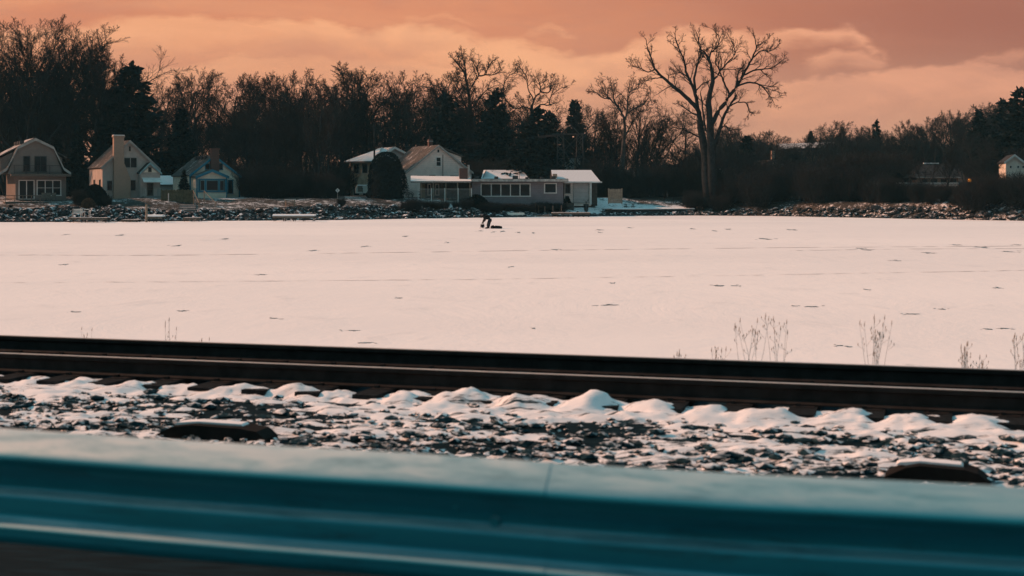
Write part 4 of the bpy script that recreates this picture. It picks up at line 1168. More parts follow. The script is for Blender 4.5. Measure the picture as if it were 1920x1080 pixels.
def patio_chair(px, Y, label, rz=0, z=None, m=M_wood):
    x = wx(px, Y); root = empty('patio_chair', (x, Y, z), rz, label, 'chair', 'patio chairs before the barn-roofed house')
    b = MB(); b.box(-.25, .25, -.25, .22, .40, .44); b.build('seat', m, root)
    b = MB(); b.slab((-.25, .22, .42), (.25, .22, .42), (.25, .34, 1.0), (-.25, .34, 1.0), .03); b.build('backrest', m, root)
    for sx in (-1, 1):
        for sy in (-1, 1):
            b = MB(); b.bar((sx * .23, sy * .21, 0), (sx * .22, sy * .2, .41), .02, 4); b.build('leg', M_iron, root)
zc = h1.z - .1
for k, (px, lab) in enumerate([(82, 'patio chair under the triple window, leftmost of three'), (91, 'patio chair under the triple window, middle of three'), (101, 'patio chair under the triple window, rightmost of three')]):
    patio_chair(px, 164.6 + k * .35, lab, .3, zc)

# -- house 2: white, tall chimney
def house2():
    h = House('chimney_house', 'pale stucco gabled house with a broad front chimney', 192, 383, 175, 27)
    f = h.f; e = f(192, 314); pk = f(243, 266); er = f(297, 317); dep = 8.5
    h.gable(e[0], er[0], e[1], pk[0], pk[1], 0, dep, M_stucco, M_shingle, M_white_dull, .3, zr=er[1])
    yl = 8.0
    h.window(233, 256, 296, 314, 2, 1, M_white_dull); h.window(245, 254, 338, 357, 1, 1, M_white_dull); h.window(201, 210, 339, 357, 1, 1, M_white_dull)
    h.window(242.2, 244.4, 275, 283, 1, 1, M_wood, fw=.04, name='gable_vent')
    zb = f(200, 357)[1]; zt = f(200, 337)[1]
    h.side_window(1.0, 1.9, zb, zt); h.side_window(4.6, 5.5, zb, zt)
    # chimney
    a, zt = f(212, 257.5); b = f(231, 257)[0]; c = f(243, 330)[0]
    m = MB(); m.prism([(a, -.6), (c, -.6), (c, f(243, 335)[1]), (b, f(231, 305)[1]), (b, zt), (a, zt)], -.55, .25)
    ch = m.build('chimney', B_tan, h.root)
    m = MB(); m.box(a - .09, b + .09, -.64, .34, zt, zt + .22); m.build('chimney_cap', B_tan, ch)
    m = MB(); m.box(a - .05, b + .05, -.60, .30, zt + .22, zt + .30); m.build('chimney_snow', M_snow, ch)
    # vestibule
    va, ve = f(263.5, 325, -1.6); vb, _ = f(300.5, 325, -1.6); vp, vz = f(281, 307.5, -1.6)
    w, rf = h.gable(va, vb, ve, vp, vz, -1.6, -.02, M_stucco, M_darkroof, M_blue_pale, .22, name='vestibule_wall', trim=.12)
    gb = MB(); gb.prism([(va + .35, ve + .12), (vb - .35, ve + .12), (vp, vz - .30)], -1.63, -1.604); gb.build('gable_panel', S_cream, w)
    h.window(278.5, 283.5, 314, 322, 1, 1, M_wood, -1.63, .04, name='gable_vent')
    da, dt = f(277, 344, -1.6); db, dbm = f(286, 366, -1.6)
    d = h.win_l(da, db, dbm, dt, 1, 2, M_wood, -1.6, .10, name='door')
    m = MB(); aa, az = f(266.5, 333, -1.65); ab, _ = f(301, 333, -1.65); lo_ = f(280, 341.5, -2.6)[1]
    m.slab((aa, -2.55, lo_), (ab, -2.55, lo_), (ab, -1.61, az), (aa, -1.61, az), .05)
    m.build('awning', M_white, h.root)
    m = MB(); m.box(da - .7, db + .7, -2.9, -1.62, -.55, dbm - .1); m.box(da - .7, db + .7, -3.3, -2.9, -.55, dbm - .4); m.box(da - .7, db + .7, -3.7, -3.3, -.55, dbm - .7)
    m.build('steps', M_stone2, h.root)
    m = MB()
    for x in (da - .65, db + .65):
        m.bar((x, -1.7, dbm - .1), (x, -1.7, dbm + .8), .025); m.bar((x, -2.85, dbm - .1), (x, -2.85, dbm + .8), .025); m.bar((x, -1.7, dbm + .8), (x, -2.85, dbm + .8), .025)
        m.bar((x, -2.85, dbm + .8), (x, -3.7, dbm + .05), .025); m.bar((x, -3.7, dbm + .05), (x, -3.7, -.5), .025)
    m.build('step_railing', M_white_dull, h.root)
M_blue_pale = mat('pale_blue_trim', (0.22, 0.36, 0.38), .7, var=.15)
M_stone2 = snow_on('concrete', (0.22, 0.21, 0.20), .45, 3, .5)
house2()

# -- house 3: cream cottage, blue trim
def house3():
    h = House('cottage', 'cream lapped cottage with bright blue trim and a picture window', 356, 372, 181, 27)
    f = h.f; e = f(357, 329); pk = f(401, 294); er = f(449, 331); dep = 9.2
    w, rf = h.gable(e[0], er[0], e[1], pk[0], pk[1], 0, dep, S_cream, M_shingle, M_blue, .28, zr=er[1], trim=.20)
    h.window(385.5, 392.5, 307.5, 317.5, 1, 1, M_blue); h.window(409, 416.5, 307.5, 317.5, 1, 1, M_blue)
    a, zt = f(393.5, 281); b = f(408, 281)[0]
    m = MB(); m.box(a, b, -.75, -.02, f(400, 322)[1], zt); ch = m.build('chimney', B_red, h.root)
    m = MB(); m.box(a - .08, b + .08, -.83, .06, zt, zt + .18); m.build('chimney_cap', B_red, ch)
    m = MB(); m.tube([((a + b) / 2, -.4, zt + .1), ((a + b) / 2, -.4, zt + .55)], .12, 8); m.build('flue', M_iron, ch)
    ba, be = f(369.5, 332, -2.2); bb, _ = f(425, 332, -2.2); bp, bz = f(397, 320.5, -2.2)
    w2, r2 = h.gable(ba, bb, be, bp, bz, -2.2, -.02, S_cream, M_shingle, M_blue, .28, name='bay_wall', trim=.20)
    fr = MB(); xa, zt = f(374, 337.5, -2.2); xb, zb = f(421.5, 358, -2.2)
    win = h.win_l(xa, xb, zb, zt, 1, 1, M_blue, -2.2, .17, name='picture_window')
    mm = MB(); w_ = xb - xa
    for q in (.235, .765): mm.box(xa + w_ * q - .09, xa + w_ * q + .09, -2.28, -2.19, zb, zt)
    mm.build('mullions', M_blue, win)
    mi = MB()
    for (p, q) in ((.03, .205), (.265, .735), (.795, .97)):
        x0, x1 = xa + w_ * p, xa + w_ * q
        mi.box(x0, x1, -2.25, -2.22, zt - .09, zt - .03); mi.box(x0, x1, -2.25, -2.22, zb + .03, zb + .09); mi.box(x0, x0 + .05, -2.25, -2.22, zb + .09, zt - .09); mi.box(x1 - .05, x1, -2.25, -2.22, zb + .09, zt - .09)
    mi.build('sashes', M_blue_pale, win)
    h.window(428, 436, 338, 362, 1, 1, M_blue, 0, .1, name='door')
    h.box('foundation', M_stone2, e[0] - .05, er[0] + .05, -.06, dep + .05, -.9, -.02)
    for x in (e[0], er[0]): h.box('corner_board', M_blue, x - .1, x + .1, -.03, .2, -.02, e[1] - .05)
    for x in (ba, bb): h.box('corner_board', M_blue, x - .08, x + .08, -2.23, -2.05, -.3, be - .04)
    for i in range(4):
        y = 2 + i * 1.5; v = MB(); v.box(pk[0] - .75, pk[0] - .35, y - .25, y + .25, pk[1] - .35, pk[1] + .12); v.build('roof_vent', M_darkpaint, rf)
house3()
# -- little outbuilding between
def shed():
    h = House('shed', 'low outbuilding with a snowy roof between the chimney house and the cottage', 298, 372, 190, 8)
    f = h.f; a, e = f(296, 346); b, _ = f(334, 346); zt = f(300, 333)[1]
    h.box('wall', S_grey, a, b, 0, 4, -.5, e)
    m = MB(); m.slab((a - .2, -.35, e), (b + .2, -.35, e), (b + .2, 2.2, zt + .3), (a - .2, 2.2, zt + .3), .12); m.slab((a - .2, 2.2, zt + .3), (b + .2, 2.2, zt + .3), (b + .2, 4.3, e), (a - .2, 4.3, e), .12)
    m.build('roof', M_shingle_snow, h.root)
shed()

# -- house 4: two-storey with snowy hip roof
def house4():
    h = House('two_storey_house', 'tan two-storey house with a sunlit snowy roof behind the rounded shrub', 700, 378, 205, 52)
    f = h.f
    # front wall (turned right) partly hidden; long wall faces the sun at left
    Ld = h.side(657)
    e0 = f(700, 302)[1]; W = 7.5
    m = MB(); m.box(0, W, 0, Ld, -.6, e0); m.build('wall', M_stucco_warm, h.root)
    r = MB(); o = .7; zr = e0 + 2.1; x0, x1, y0, y1 = -o, W + o, -o, Ld + o; ym0, ym1 = y0 + 2.6, y1 - 3.6; xm = W / 2
    A, B, Cc, Dd = (x0, y0, e0), (x1, y0, e0), (x1, y1, e0), (x0, y1, e0); E, G = (xm, ym0, zr), (xm, ym1, zr)
    r.add([A, B, Cc, Dd, E, G, (x0, y0, e0 - .2), (x1, y0, e0 - .2), (x1, y1, e0 - .2), (x0, y1, e0 - .2)],
          [(0, 1, 4), (1, 2, 5, 4), (2, 3, 5), (3, 0, 4, 5), (0, 6, 7, 1), (1, 7, 8, 2), (2, 8, 9, 3), (3, 9, 6, 0), (6, 9, 8, 7)])
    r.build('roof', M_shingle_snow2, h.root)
    z1 = e0 - 1.6
    for ya in (Ld * .25, Ld * .62): h.side_window(ya, ya + 1.0, z1 - .1, z1 + 1.2)
    for ya in (Ld * .2, Ld * .6): h.side_window(ya, ya + 1.1, .9, 2.1)
    h.window(706, 711, 306, 318, 1, 1)
    m = MB(); m.tube([(-.5, -.5, e0 - .1), (-.15, -.1, e0 - .5), (-.08, -.08, 0)], .05, 6); m.build('downpipe', M_white_dull, h.root)
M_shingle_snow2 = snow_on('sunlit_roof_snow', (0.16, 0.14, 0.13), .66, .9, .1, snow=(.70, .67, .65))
house4()
def house4b():
    h = House('gabled_house', 'grey gable with pale barge boards between the snowy roof and the white lapped house', 712, 380, 208, 24)
    f = h.f; e = f(716, 293); pk = f(739, 278); er = f(766, 292)
    h.gable(e[0], er[0], e[1], pk[0], pk[1], 0, 7, S_grey, M_shingle_sun, M_white, .4, zr=er[1])
house4b()

# -- house 5: white lapped gable
def house5():
    h = House('white_gabled_house', 'white lapped gabled house with a small attic window and brown roof slope', 762, 384, 196, 24)
    f = h.f; e = f(762, 324); pk = f(821.5, 274.5); er = f(884, 324); dep = 10
    w, rf = h.gable(e[0], er[0], e[1], pk[0], pk[1], 0, dep, S_white, M_shingle, M_white_dull, .25, zr=er[1], trim=.14)
    h.window(819.8, 823.6, 280.5, 286, 1, 1, M_white, fw=.06, name='gable_vent')
    h.window(818.3, 826, 295.5, 311, 1, 2, M_white, fw=.12)
    # shed dormer on the right slope
    a = f(836, 283); b = f(866, 294); c = f(866, 306)
    m = MB(); m.prism([(a[0], a[1] - 1.0), (b[0], c[1] - .6), b, a], .25, dep - 1); m.build('dormer_wall', S_white, h.root)
    m = MB(); m.slab((b[0] + .25, -.05, b[1] + .08), (b[0] + .25, dep - .8, b[1] + .08), (pk[0], dep - .8, pk[1] + .22), (pk[0], -.05, pk[1] + .22), .13); m.build('dormer_roof', M_shingle, h.root)
    ca, zt = f(804.5, 261, 3.0); cb, _ = f(811, 261, 3.0)
    m = MB(); m.box(ca, cb, 3, 3.6, pk[1] - 2.0, zt); ch = m.build('chimney', B_red, rf)
    m = MB(); m.box(ca - .06, cb + .06, 2.94, 3.66, zt - .35, zt - .2); m.build('chimney_band', M_stone2, ch)
    m = MB(); m.tube([((ca + cb) / 2, 3.3, zt), ((ca + cb) / 2, 3.3, zt + .4)], .12, 8); m.build('flue', M_iron, ch)
    h.window(783, 793, 330, 333, 1, 1); h.window(806, 815, 329, 333, 1, 1); h.window(845, 858, 330, 333, 1, 1)
    m = MB(); x = f(830, 300)[0]; m.tube([(x, -.08, f(830, 290)[1]), (x, -.08, f(830, 330)[1])], .04, 5); m.build('conduit', M_darkpaint, h.root)
    h.side_window(2, 3, 1.0, 2.4); h.side_window(6, 7, 1.0, 2.4)
house5()

M_shingle_snow3 = snow_on('porch_snow', (0.30, 0.27, 0.25), .80, .9, .1, snow=(.74, .71, .68))
# -- house 6: long low flat-roofed house with porch
def house6():
    h = House('flat_roofed_house', 'long low blue-grey flat-roofed house with a strip of five tall windows', 884, 378, 188, 4)
    f = h.f; a, z = f(885, 341); b = f(1056, 341)[0]; dep = 8
    zt = f(900, 341)[1]
    h.box('wall', S_blue, a, b, 0, dep, -.9, zt)
    pl = f(770, 335)[0]
    m = MB(); m.box(a - .1, b + .6, -.7, dep + .4, zt, zt + .42); m.build('roof', M_flatroof, h.root)
    m = MB(); m.box(a - .12, b + .62, -.73, -.704, zt + .04, zt + .36); m.build('fascia', M_white_stain, h.root)
    m = MB(); m.slab((pl, -1.2, zt + .08), (a - .12, -1.2, zt + .10), (a - .12, 4, zt + .75), (pl, 4, zt + .85), .22); m.build('porch_roof', M_shingle_snow3, h.root)
    # porch: dark back wall, posts, doors
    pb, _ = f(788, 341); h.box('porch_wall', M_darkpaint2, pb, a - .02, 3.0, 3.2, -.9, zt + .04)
    for p0 in (790, 812.5, 836, 858, 881):
        x = f(p0, 341, -.9)[0]; m = MB(); m.box(x - .07, x + .07, -.95, -.83, -.9, zt + .06); m.build('porch_post', M_woodlit, h.root)
    for p0, p1 in ((803, 807), (817, 822)):
        xa, zz = f(p0, 346, 3); xb, zb = f(p1, 365, 3); h.win_l(xa, xb, zb, zz, 1, 1, M_white, 3.0, .10, name='porch_window')
    xa, zz = f(788, 344, 3); xb, zb = f(797, 374, 3); h.box('porch_door', M_olive, xa, xb, 2.94, 2.998, -.4, zz)
    h.window(903, 993, 345.5, 367, 5, 1, M_white, 0, .13, name='window_strip'); h.window(1022, 1042, 345, 361, 1, 1, M_white, 0, .13)
    # things on the tar roof
    for p0, s_ in ((895, .3), (932, .25), (968, .35), (1018, .2), (1040, .3), (990, .2)):
        x = f(p0, 335)[0]; m = MB(); m.box(x - s_, x + s_, 1.5, 2.1, zt + .42, zt + .42 + s_ * 1.2); m.build('roof_vent', M_darkpaint, h.root)
    x = f(976, 330)[0]; m = MB(); m.bar((x, 2, zt + .4), (x, 2, zt + 1.4), .03); m.build('vent_pipe', M_iron, h.root)
    xa, zz = f(861.5, 315.5, 1.2); xb, zb = f(877, 334, 1.2)
    m = MB(); m.box(xa, xb, 1.2, 2.4, zt + .1, zz); ch = m.build('chimney', B_red, h.root)
    x = f(879, 308, 2)[0]; m = MB(); m.box(x - .13, x + .13, 2.6, 2.9, zt + .1, f(879, 309, 2)[1]); m.build('clay_flue', M_white_stain, h.root)
M_white_stain = mat('stained_fascia', (0.42, 0.39, 0.36), .8, var=.45, scale=1.5)
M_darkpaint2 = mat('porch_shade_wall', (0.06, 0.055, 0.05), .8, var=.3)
M_olive = mat('olive_door', (0.16, 0.14, 0.075), .7, var=.2)
house6()
def house7():
    h = House('garage', 'garage with a snow-covered roof and white roll-up door right of the long house', 1058, 375, 193, 2, 'garage')
    f = h.f; a, e = f(1058, 342); b = f(1108, 342)[0]; dep = 6
    h.box('wall', S_white, a, b, 0, dep, -.8, e)
    zr = f(1075, 323)[1]; bx = f(1128, 342)[0]; ax = f(1036, 342)[0]; tx = f(1112, 324)[0]
    m = MB(); m.slab((ax, -.6, e + .1), (bx - .2, -.6, e + .1), (tx, 3, zr + .35), (ax, 3, zr + .35), .14); m.slab((ax, 3, zr + .35), (tx, 3, zr + .35), (bx - .2, dep + .6, e + .1), (ax, dep + .6, e + .1), .14)
    m.slab((bx - .2, -.6, e + .1), (bx - .2, dep + .6, e + .1), (tx, 3.01, zr + .35), (tx, 2.99, zr + .35), .14)
    rf = m.build('roof', M_shingle_snow, h.root)
    m = MB(); m.box(ax, bx, -.68, -.62, e - .06, e + .12); m.build('gutter', M_white, rf)
    v, vz = f(1041, 330); m = MB(); m.box(v - .3, v + .3, .5, 1.0, vz - .7, vz + .3); m.build('roof_vent', M_woodlit, rf)
    xa, zt = f(1076, 345); xb, zb = f(1103, 374)
    d = h.win_l(xa, xb, -.3, zt, 1, 1, M_white_dull, 0, .12, siding('door_panels', (.42, .40, .385), .5, depth=.3), name='garage_door')
    h.window(1060, 1069, 345, 362, 1, 1, M_white_dull)
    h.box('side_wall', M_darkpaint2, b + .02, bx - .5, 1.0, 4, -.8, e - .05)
    for p0 in (1107.5,):
        x = f(p0, 350)[0]; h.box('post', M_white, x - .09, x + .09, -.5, -.35, -.6, e)
house7()
def house8():
    h = House('outbuilding', 'small gabled outbuilding whose white snowy roof shows above the flat roof', 901, 377, 200, 4, 'outbuilding')
    f = h.f; a = f(902, 334)[0]; b = f(992, 334)[0]; e = f(902, 335)[1]; zr = f(902, 322)[1]
    h.box('wall', S_white, a + .3, b - .3, .3, 5.7, -.6, e)
    m = MB(); m.slab((a, -.3, e), (b, -.3, e), (b - .8, 3, zr + .3), (a + .5, 3, zr + .3), .12); m.slab((a + .5, 3, zr + .3), (b - .8, 3, zr + .3), (b, 6.3, e), (a, 6.3, e), .12)
    m.prism([(a + .1, e - .1), (a + .2, e - .1), (a + .75, zr + .2), (a + .65, zr + .2)], 0, 5.9)
    m.build('roof', M_shingle_snow, h.root)
house8()
def house9():
    h = House('hillside_block', 'pale windowless block up behind the lattice tower', 1037, 318, 222, 0, 'building')
    f = h.f; a, z = f(1037.5, 296.5); b = f(1088, 296)[0]
    h.box('wall', M_white_dull2, a, b, 0, 6, -4, z); h.box('roof', M_flatroof, a - .2, b + .2, -.2, 6.2, z, z + .25)
    for p0 in (1055, 1066, 1078): x = f(p0, 300)[0]; h.box('pilaster', M_woodlit, x - .12, x + .12, -.1, -.004, -3, z - .02)
M_white_dull2 = mat('grey_white_wall', (0.30, 0.29, 0.28), .8, var=.2, scale=.6)
house9()
def house10():
    h = House('shore_block', 'small blue-white building just right of the huge tree trunk', 1335, 358, 210, 0, 'building')
    f = h.f; a, z = f(1335, 320); b = f(1359, 320)[0]
    h.box('wall', M_bluewhite, a, b, 0, 5, -1.2, z); h.box('roof', M_darkroof, a - .3, b + .2, -.3, 5.2, z, z + .15)
    h.box('roof_snow', M_snow, a - .2, b - .6, -.2, 5, z + .15, z + .32)
    h.window(1344, 1350, 330, 345, 1, 1, M_white_dull)
M_bluewhite = mat('blue_white_wall', (0.24, 0.27, 0.31), .8, var=.2, scale=.8)
house10()
def house11():
    h = House('hillside_house', 'warm tan hillside house with a slim chimney seen through the brush', 1424, 340, 240, 10)
    f = h.f; e = f(1426, 318); pk = f(1447, 302); er = f(1468, 318)
    w, rf = h.gable(e[0], er[0], e[1], pk[0], pk[1], 0, 7, M_stucco_warm, M_shingle, M_wood, .3, zr=er[1])
    a, zt = f(1455, 282); b = f(1460, 282)[0]; m = MB(); m.box(a, b, 2, 2.5, e[1], zt); m.build('chimney', B_tan, rf)
    h.window(1434, 1441, 321, 331, 1, 1); h.window(1447, 1456, 321, 331, 2, 1)
house11()
def house12():
    h = House('long_roofed_building', 'long dark building with a thin snowy roof edge high on the hill', 1470, 300, 282, -3, 'building')
    f = h.f; a, z = f(1466, 281); b, z2 = f(1566, 276); 
    h.box('wall', S_brown, a, b, 0, 8, -3.5, z)
    m = MB(); m.slab((a - .4, -.5, z + .15), (b + .4, -.5, z2 + .05), (b + .4, 4, z2 + 1.2), (a - .4, 4, z + 1.3), .2); m.build('roof', M_shingle_sun, h.root)
    for i in range(5): h.window(1478 + i * 17, 1486 + i * 17, 285, 292, 1, 1, M_wood)
house12()
def house13():
    h = House('dark_hipped_house', 'dark hipped-roof house with a snowy ridge and a white-railed deck at right', 1722, 352, 212, -4)
    f = h.f; a, e = f(1714, 333); b = f(1802, 333)[0]; zr = f(1760, 306)[1]
    h.box('wall', S_brown, a + .4, b - .4, 0, 8, -1.5, e)
    m = MB(); A, B, Cc, Dd = (a - .3, -.6, e), (b + .3, -.6, e), (b + .3, 8.6, e), (a - .3, 8.6, e); E, G = (a + 1.6, 3, zr), (b - 1.6, 3, zr)
    m.add([A, B, Cc, Dd, E, G], [(0, 1, 5, 4), (1, 2, 5), (2, 3, 4, 5), (3, 0, 4), (3, 2, 1, 0)]); rf = m.build('roof', M_darkroof2, h.root)
    m = MB(); m.box(E[0] + .4, G[0] - 1.0, 2.8, 3.2, zr - .04, zr + .12); m.build('ridge_snow', M_snow, rf)
    m = MB(); m.box(a, b, -.72, -.61, e - .03, e + .07); m.build('gutter', M_white_dull, rf)
    for i in range(4): h.window(1728 + i * 18, 1739 + i * 18, 336, 346, 1, 1, M_wood)
    da, dz = f(1680, 345, -2.4); db, _ = f(1797, 345, -2.4)
    h.box('deck', M_deck, da, db, -2.4, -.02, dz - .55, dz - .35)
    m = MB(); m.box(da, db, -2.42, -2.36, dz + .1, dz + .2)
    for i in range(70): x = da + (db - da) * i / 69; m.box(x - .02, x + .02, -2.4, -2.375, dz - .34, dz + .1)
    m.build('deck_railing', M_white, h.root)
    for i in range(5): x = da + .3 + (db - da - .6) * i / 4; h.box('deck_post', M_white_dull, x - .08, x + .08, -2.3, -2.15, -2.2, dz - .56)
M_darkroof2 = mat('black_shingle', (0.022, 0.022, 0.023), .9, var=.3, scale=1.5)
house13()
def house14():
    h = House('white_house', 'white gabled house with three small square windows at the right edge', 1888, 356, 205, -12)
    f = h.f; e = f(1886, 304); pk = f(1902, 292); er = f(1942, 322)
    w, rf = h.gable(e[0], er[0], e[1], pk[0], pk[1], 0, 8, M_creamwall, M_darkroof2, M_white, .35, zr=er[1])
    for p0 in (1895, 1909, 1918.5): h.window(p0 - 1.6, p0 + 1.6, 311, 315, 1, 1, M_white, fw=.05)
    h.window(1908, 1913, 337, 347, 1, 1, M_white); h.window(1893, 1898, 337, 347, 1, 1, M_white)
M_creamwall = mat('cream_wall', (0.62, 0.56, 0.48), .85, var=.12, scale=1)
house14()

# ------------------------------------------------------------------ lattice tower and wires
def tower():
    Y = 212; k = Y / F
    x = wx(1069, Y); z = gz(x, Y); zt = H - (233 - HY) * k
    root = empty('lattice_tower', (x, Y, z), 0, 'dark lattice power tower with a peaked top above the garage', 'power tower')
    hh = zt - z; hw = 18 * k; zc = H - (252 - HY) * k - z
    for sx in (-1, 1):
        m = MB(); w = .42
        for a in (-w, w):
            for b in (-w, w): m.bar((sx * hw + a * 1.6, b * 1.6, 0), (sx * hw + a, b, zc), .08, 4)
        n_ = 11
        for i in range(n_):
            z0, z1 = zc * i / n_, zc * (i + 1) / n_
            for b in (-w, w): m.bar((sx * hw - w, b, z0), (sx * hw + w, b, z1), .045, 3); m.bar((sx * hw + w, b, z0), (sx * hw - w, b, z1), .045, 3)
        m.build('leg', M_pylon, root)
    m = MB(); m.bar((-hw * 1.9, 0, zc), (hw * 1.7, 0, zc), .11, 4); m.bar((-hw * 1.9, 0, zc), (-hw, 0, zc - .9), .05, 4)
    m.bar((-hw, 0, zc), (0, 0, hh), .09, 4); m.bar((hw, 0, zc), (0, 0, hh), .09, 4); m.bar((hw * 1.7, 0, zc), (hw, 0, zc - .9), .05, 4)
    m.bar((-hw, 0, zc), (hw, 0, zc - 3), .05, 3); m.bar((hw, 0, zc), (-hw, 0, zc - 3), .05, 3)
    for i in range(2): m.bar((-hw, 0, 3.5 * i + .5), (hw, 0, 3.5 * i + 4), .07, 3); m.bar((hw, 0, 3.5 * i + .5), (-hw, 0, 3.5 * i + 4), .07, 3)
    m.build('cross_arm', M_pylon, root)
    wm = MB()
    for q, (ya, yb) in enumerate([((1047, 252), (-200, 246)), ((1056, 252), (-200, 262)), ((1066, 252), (-200, 276))]):
        a = at(*ya, Y); b = at(yb[0], yb[1], Y + 40)
        pts = [a.lerp(b, t / 20) - Vector((0, 0, 3.2 * 4 * (t / 20) * (1 - t / 20))) - root.location for t in range(21)]
        wm.tube(pts, .022, 3)
    wm.build('wires', M_wire, root)
M_pylon = mat('pylon_steel', (0.045, 0.045, 0.045), .8, .2, var=.2)
M_wire = mat('wire', (0.07, 0.06, 0.06), .6, .3, var=.1)
tower()
def pole(px, ytop, Y, label):
    x = wx(px, Y); z = gz(x, Y); zt = H - (ytop - HY) / F * Y
    root = empty('utility_pole', (x, Y, z), 0, label, 'pole'); m = MB(); m.tube([(0, 0, -.2), (0, 0, zt - z)], [.16, .11], 8); m.build('shaft', M_bark, root)
    m = MB(); m.box(-.9, .9, -.05, .05, zt - z - .7, zt - z - .58); m.build('cross_arm', M_bark, root)
pole(702, 232, 203, 'dark utility pole rising from the sunlit snowy roof')

# ------------------------------------------------------------------ rocks along the shore
def rock_proto(seed):
    r = np.random.default_rng(seed); V = ICO * (1 + r.uniform(-.3, .25, (12, 1))) * np.array([1, .8, .6])
    # one subdivision for a less faceted boulder
    vs = [tuple(v) for v in V]; fs = []; mid = {}
    def mp(i, j):
        k = (min(i, j), max(i, j))
        if k not in mid:
            p = (np.array(vs[i]) + np.array(vs[j])) / 2 * (1.08 + r.uniform(-.08, .06)); mid[k] = len(vs); vs.append(tuple(p))
        return mid[k]
    for a, b, c in ICOF:
        ab, bc, ca = mp(a, b), mp(b, c), mp(c, a); fs += [(a, ab, ca), (b, bc, ab), (c, ca, bc), (ab, bc, ca)]
    me = bpy.data.meshes.new('rock'); me.from_pydata(vs, [], [tuple(int(q) for q in f_) for f_ in fs]); me.materials.append(M_rock); return me
rocks = [rock_proto(400 + i) for i in range(6)]
def bank_top(px):   # height of the rocky bank as seen, in metres from the waterline inwards
    return float(np.interp(px, [0, 220, 330, 480, 600, 760, 880, 1000, 1100, 1290, 1330, 1600, 1900], [4.0, 5.0, 3.4, 3.6, 5.2, 4.5, 3.2, 2.0, 1.4, 1.6, 2.0, 3.0, 4.0]))
cnt = 0
placed = []
while cnt < 290:
    p0 = random.uniform(-5, 1925)
    if (1320 < p0 < 1500 and random.random() < .8) or (p0 >= 1500 and random.random() < .45): continue
    X = wx(p0, 165); s_ = random.uniform(-.2, bank_top(p0)) ; Y = float(shore(X)) + s_; X = wx(p0, Y); Y = float(shore(X)) + s_
    r = .26 + .42 * random.random() ** 1.6
    if any((X - a) ** 2 + (Y - b) ** 2 < (r + c) ** 2 * .45 for a, b, c in placed): continue
    placed.append((X, Y, r))
    o = bpy.data.objects.new('shore_rock', random.choice(rocks)); COL.objects.link(o)
    o.location = (X, Y, gz(X, Y) + r * .22); o.scale = (r * random.uniform(.9, 1.4), r, r * random.uniform(.8, 1.15)); o.rotation_euler = (random.uniform(-.4, .4), random.uniform(-.4, .4), random.uniform(0, 6.28))
    tag(o, 'x', 'boulder', 'boulders along the far shore'); later(o, (X / Y) * F + 960, 'snow-capped boulder', 'on the shore below the'); cnt += 1
flush_labels()
n = 4300
p0 = rng.uniform(-200, 2100, n); keep = ~((p0 > 1320) & (p0 < 1500) & (rng.random(n) < .6)) & ~((p0 > 1490) & (rng.random(n) < .5)); p0 = p0[keep]; n = len(p0)
ds_ = np.array([bank_top(a) for a in p0]) * rng.uniform(-.05, 1.05, n); X = (p0 - 960) / F * 168; Y_ = shore(X) + ds_; X = (p0 - 960) / F * Y_; Y_ = shore(X) + ds_
sz = .10 + .34 * rng.random(n) ** 1.8
C = np.stack([X, Y_, ground(X, Y_) + sz * .25], 1)
tag(stone_field('riprap_stones', C, sz[:, None] * np.array([1.2, .9, .7]) * rng.uniform(.8, 1.2, (n, 3)), M_rock), 'smaller dark stones with snow filling the gaps between the shore boulders', 'stones', kind='stuff')

# seawall lip below the snowy lawn
def seawall():
    pts = []
    for p0 in range(1135, 1312, 8):
        X = wx(p0, 190); pts.append((X, float(shore(X)) + 1.7 + .4 * math.sin(p0 * .03)))
    root = empty('seawall', (pts[0][0], pts[0][1], 0), 0, 'low curved seawall with a snow lip below the open lawn', 'wall')
    m = MB(); s2 = MB()
    for (x0, y0), (x1, y1) in zip(pts[:-1], pts[1:]):
        ox, oy = pts[0]
        def q(x, y, z): return (x - ox, y - oy, z)
        m.add([q(x0, y0, .2), q(x1, y1, .2), q(x1, y1 + .4, .2), q(x0, y0 + .4, .2), q(x0, y0, .84), q(x1, y1, .84), q(x1, y1 + .4, .84), q(x0, y0 + .4, .84)], [(4, 5, 6, 7), (0, 1, 5, 4), (2, 3, 7, 6)])
        s2.add([q(x0, y0 - .1, .845), q(x1, y1 - .1, .845), q(x1, y1 + 2.5, .97), q(x0, y0 + 2.5, .97), q(x0, y0 - .1, .93), q(x1, y1 - .1, .93), q(x1, y1 + 2.5, 1.06), q(x0, y0 + 2.5, 1.06)], [(4, 5, 6, 7), (0, 1, 5, 4)])
    m.build('wall_face', M_darkstone, root); s2.build('snow_lip', M_snow, root)
M_darkstone = mat('dark_stone', (0.035, 0.036, 0.038), .9, var=.4, scale=2)
seawall()

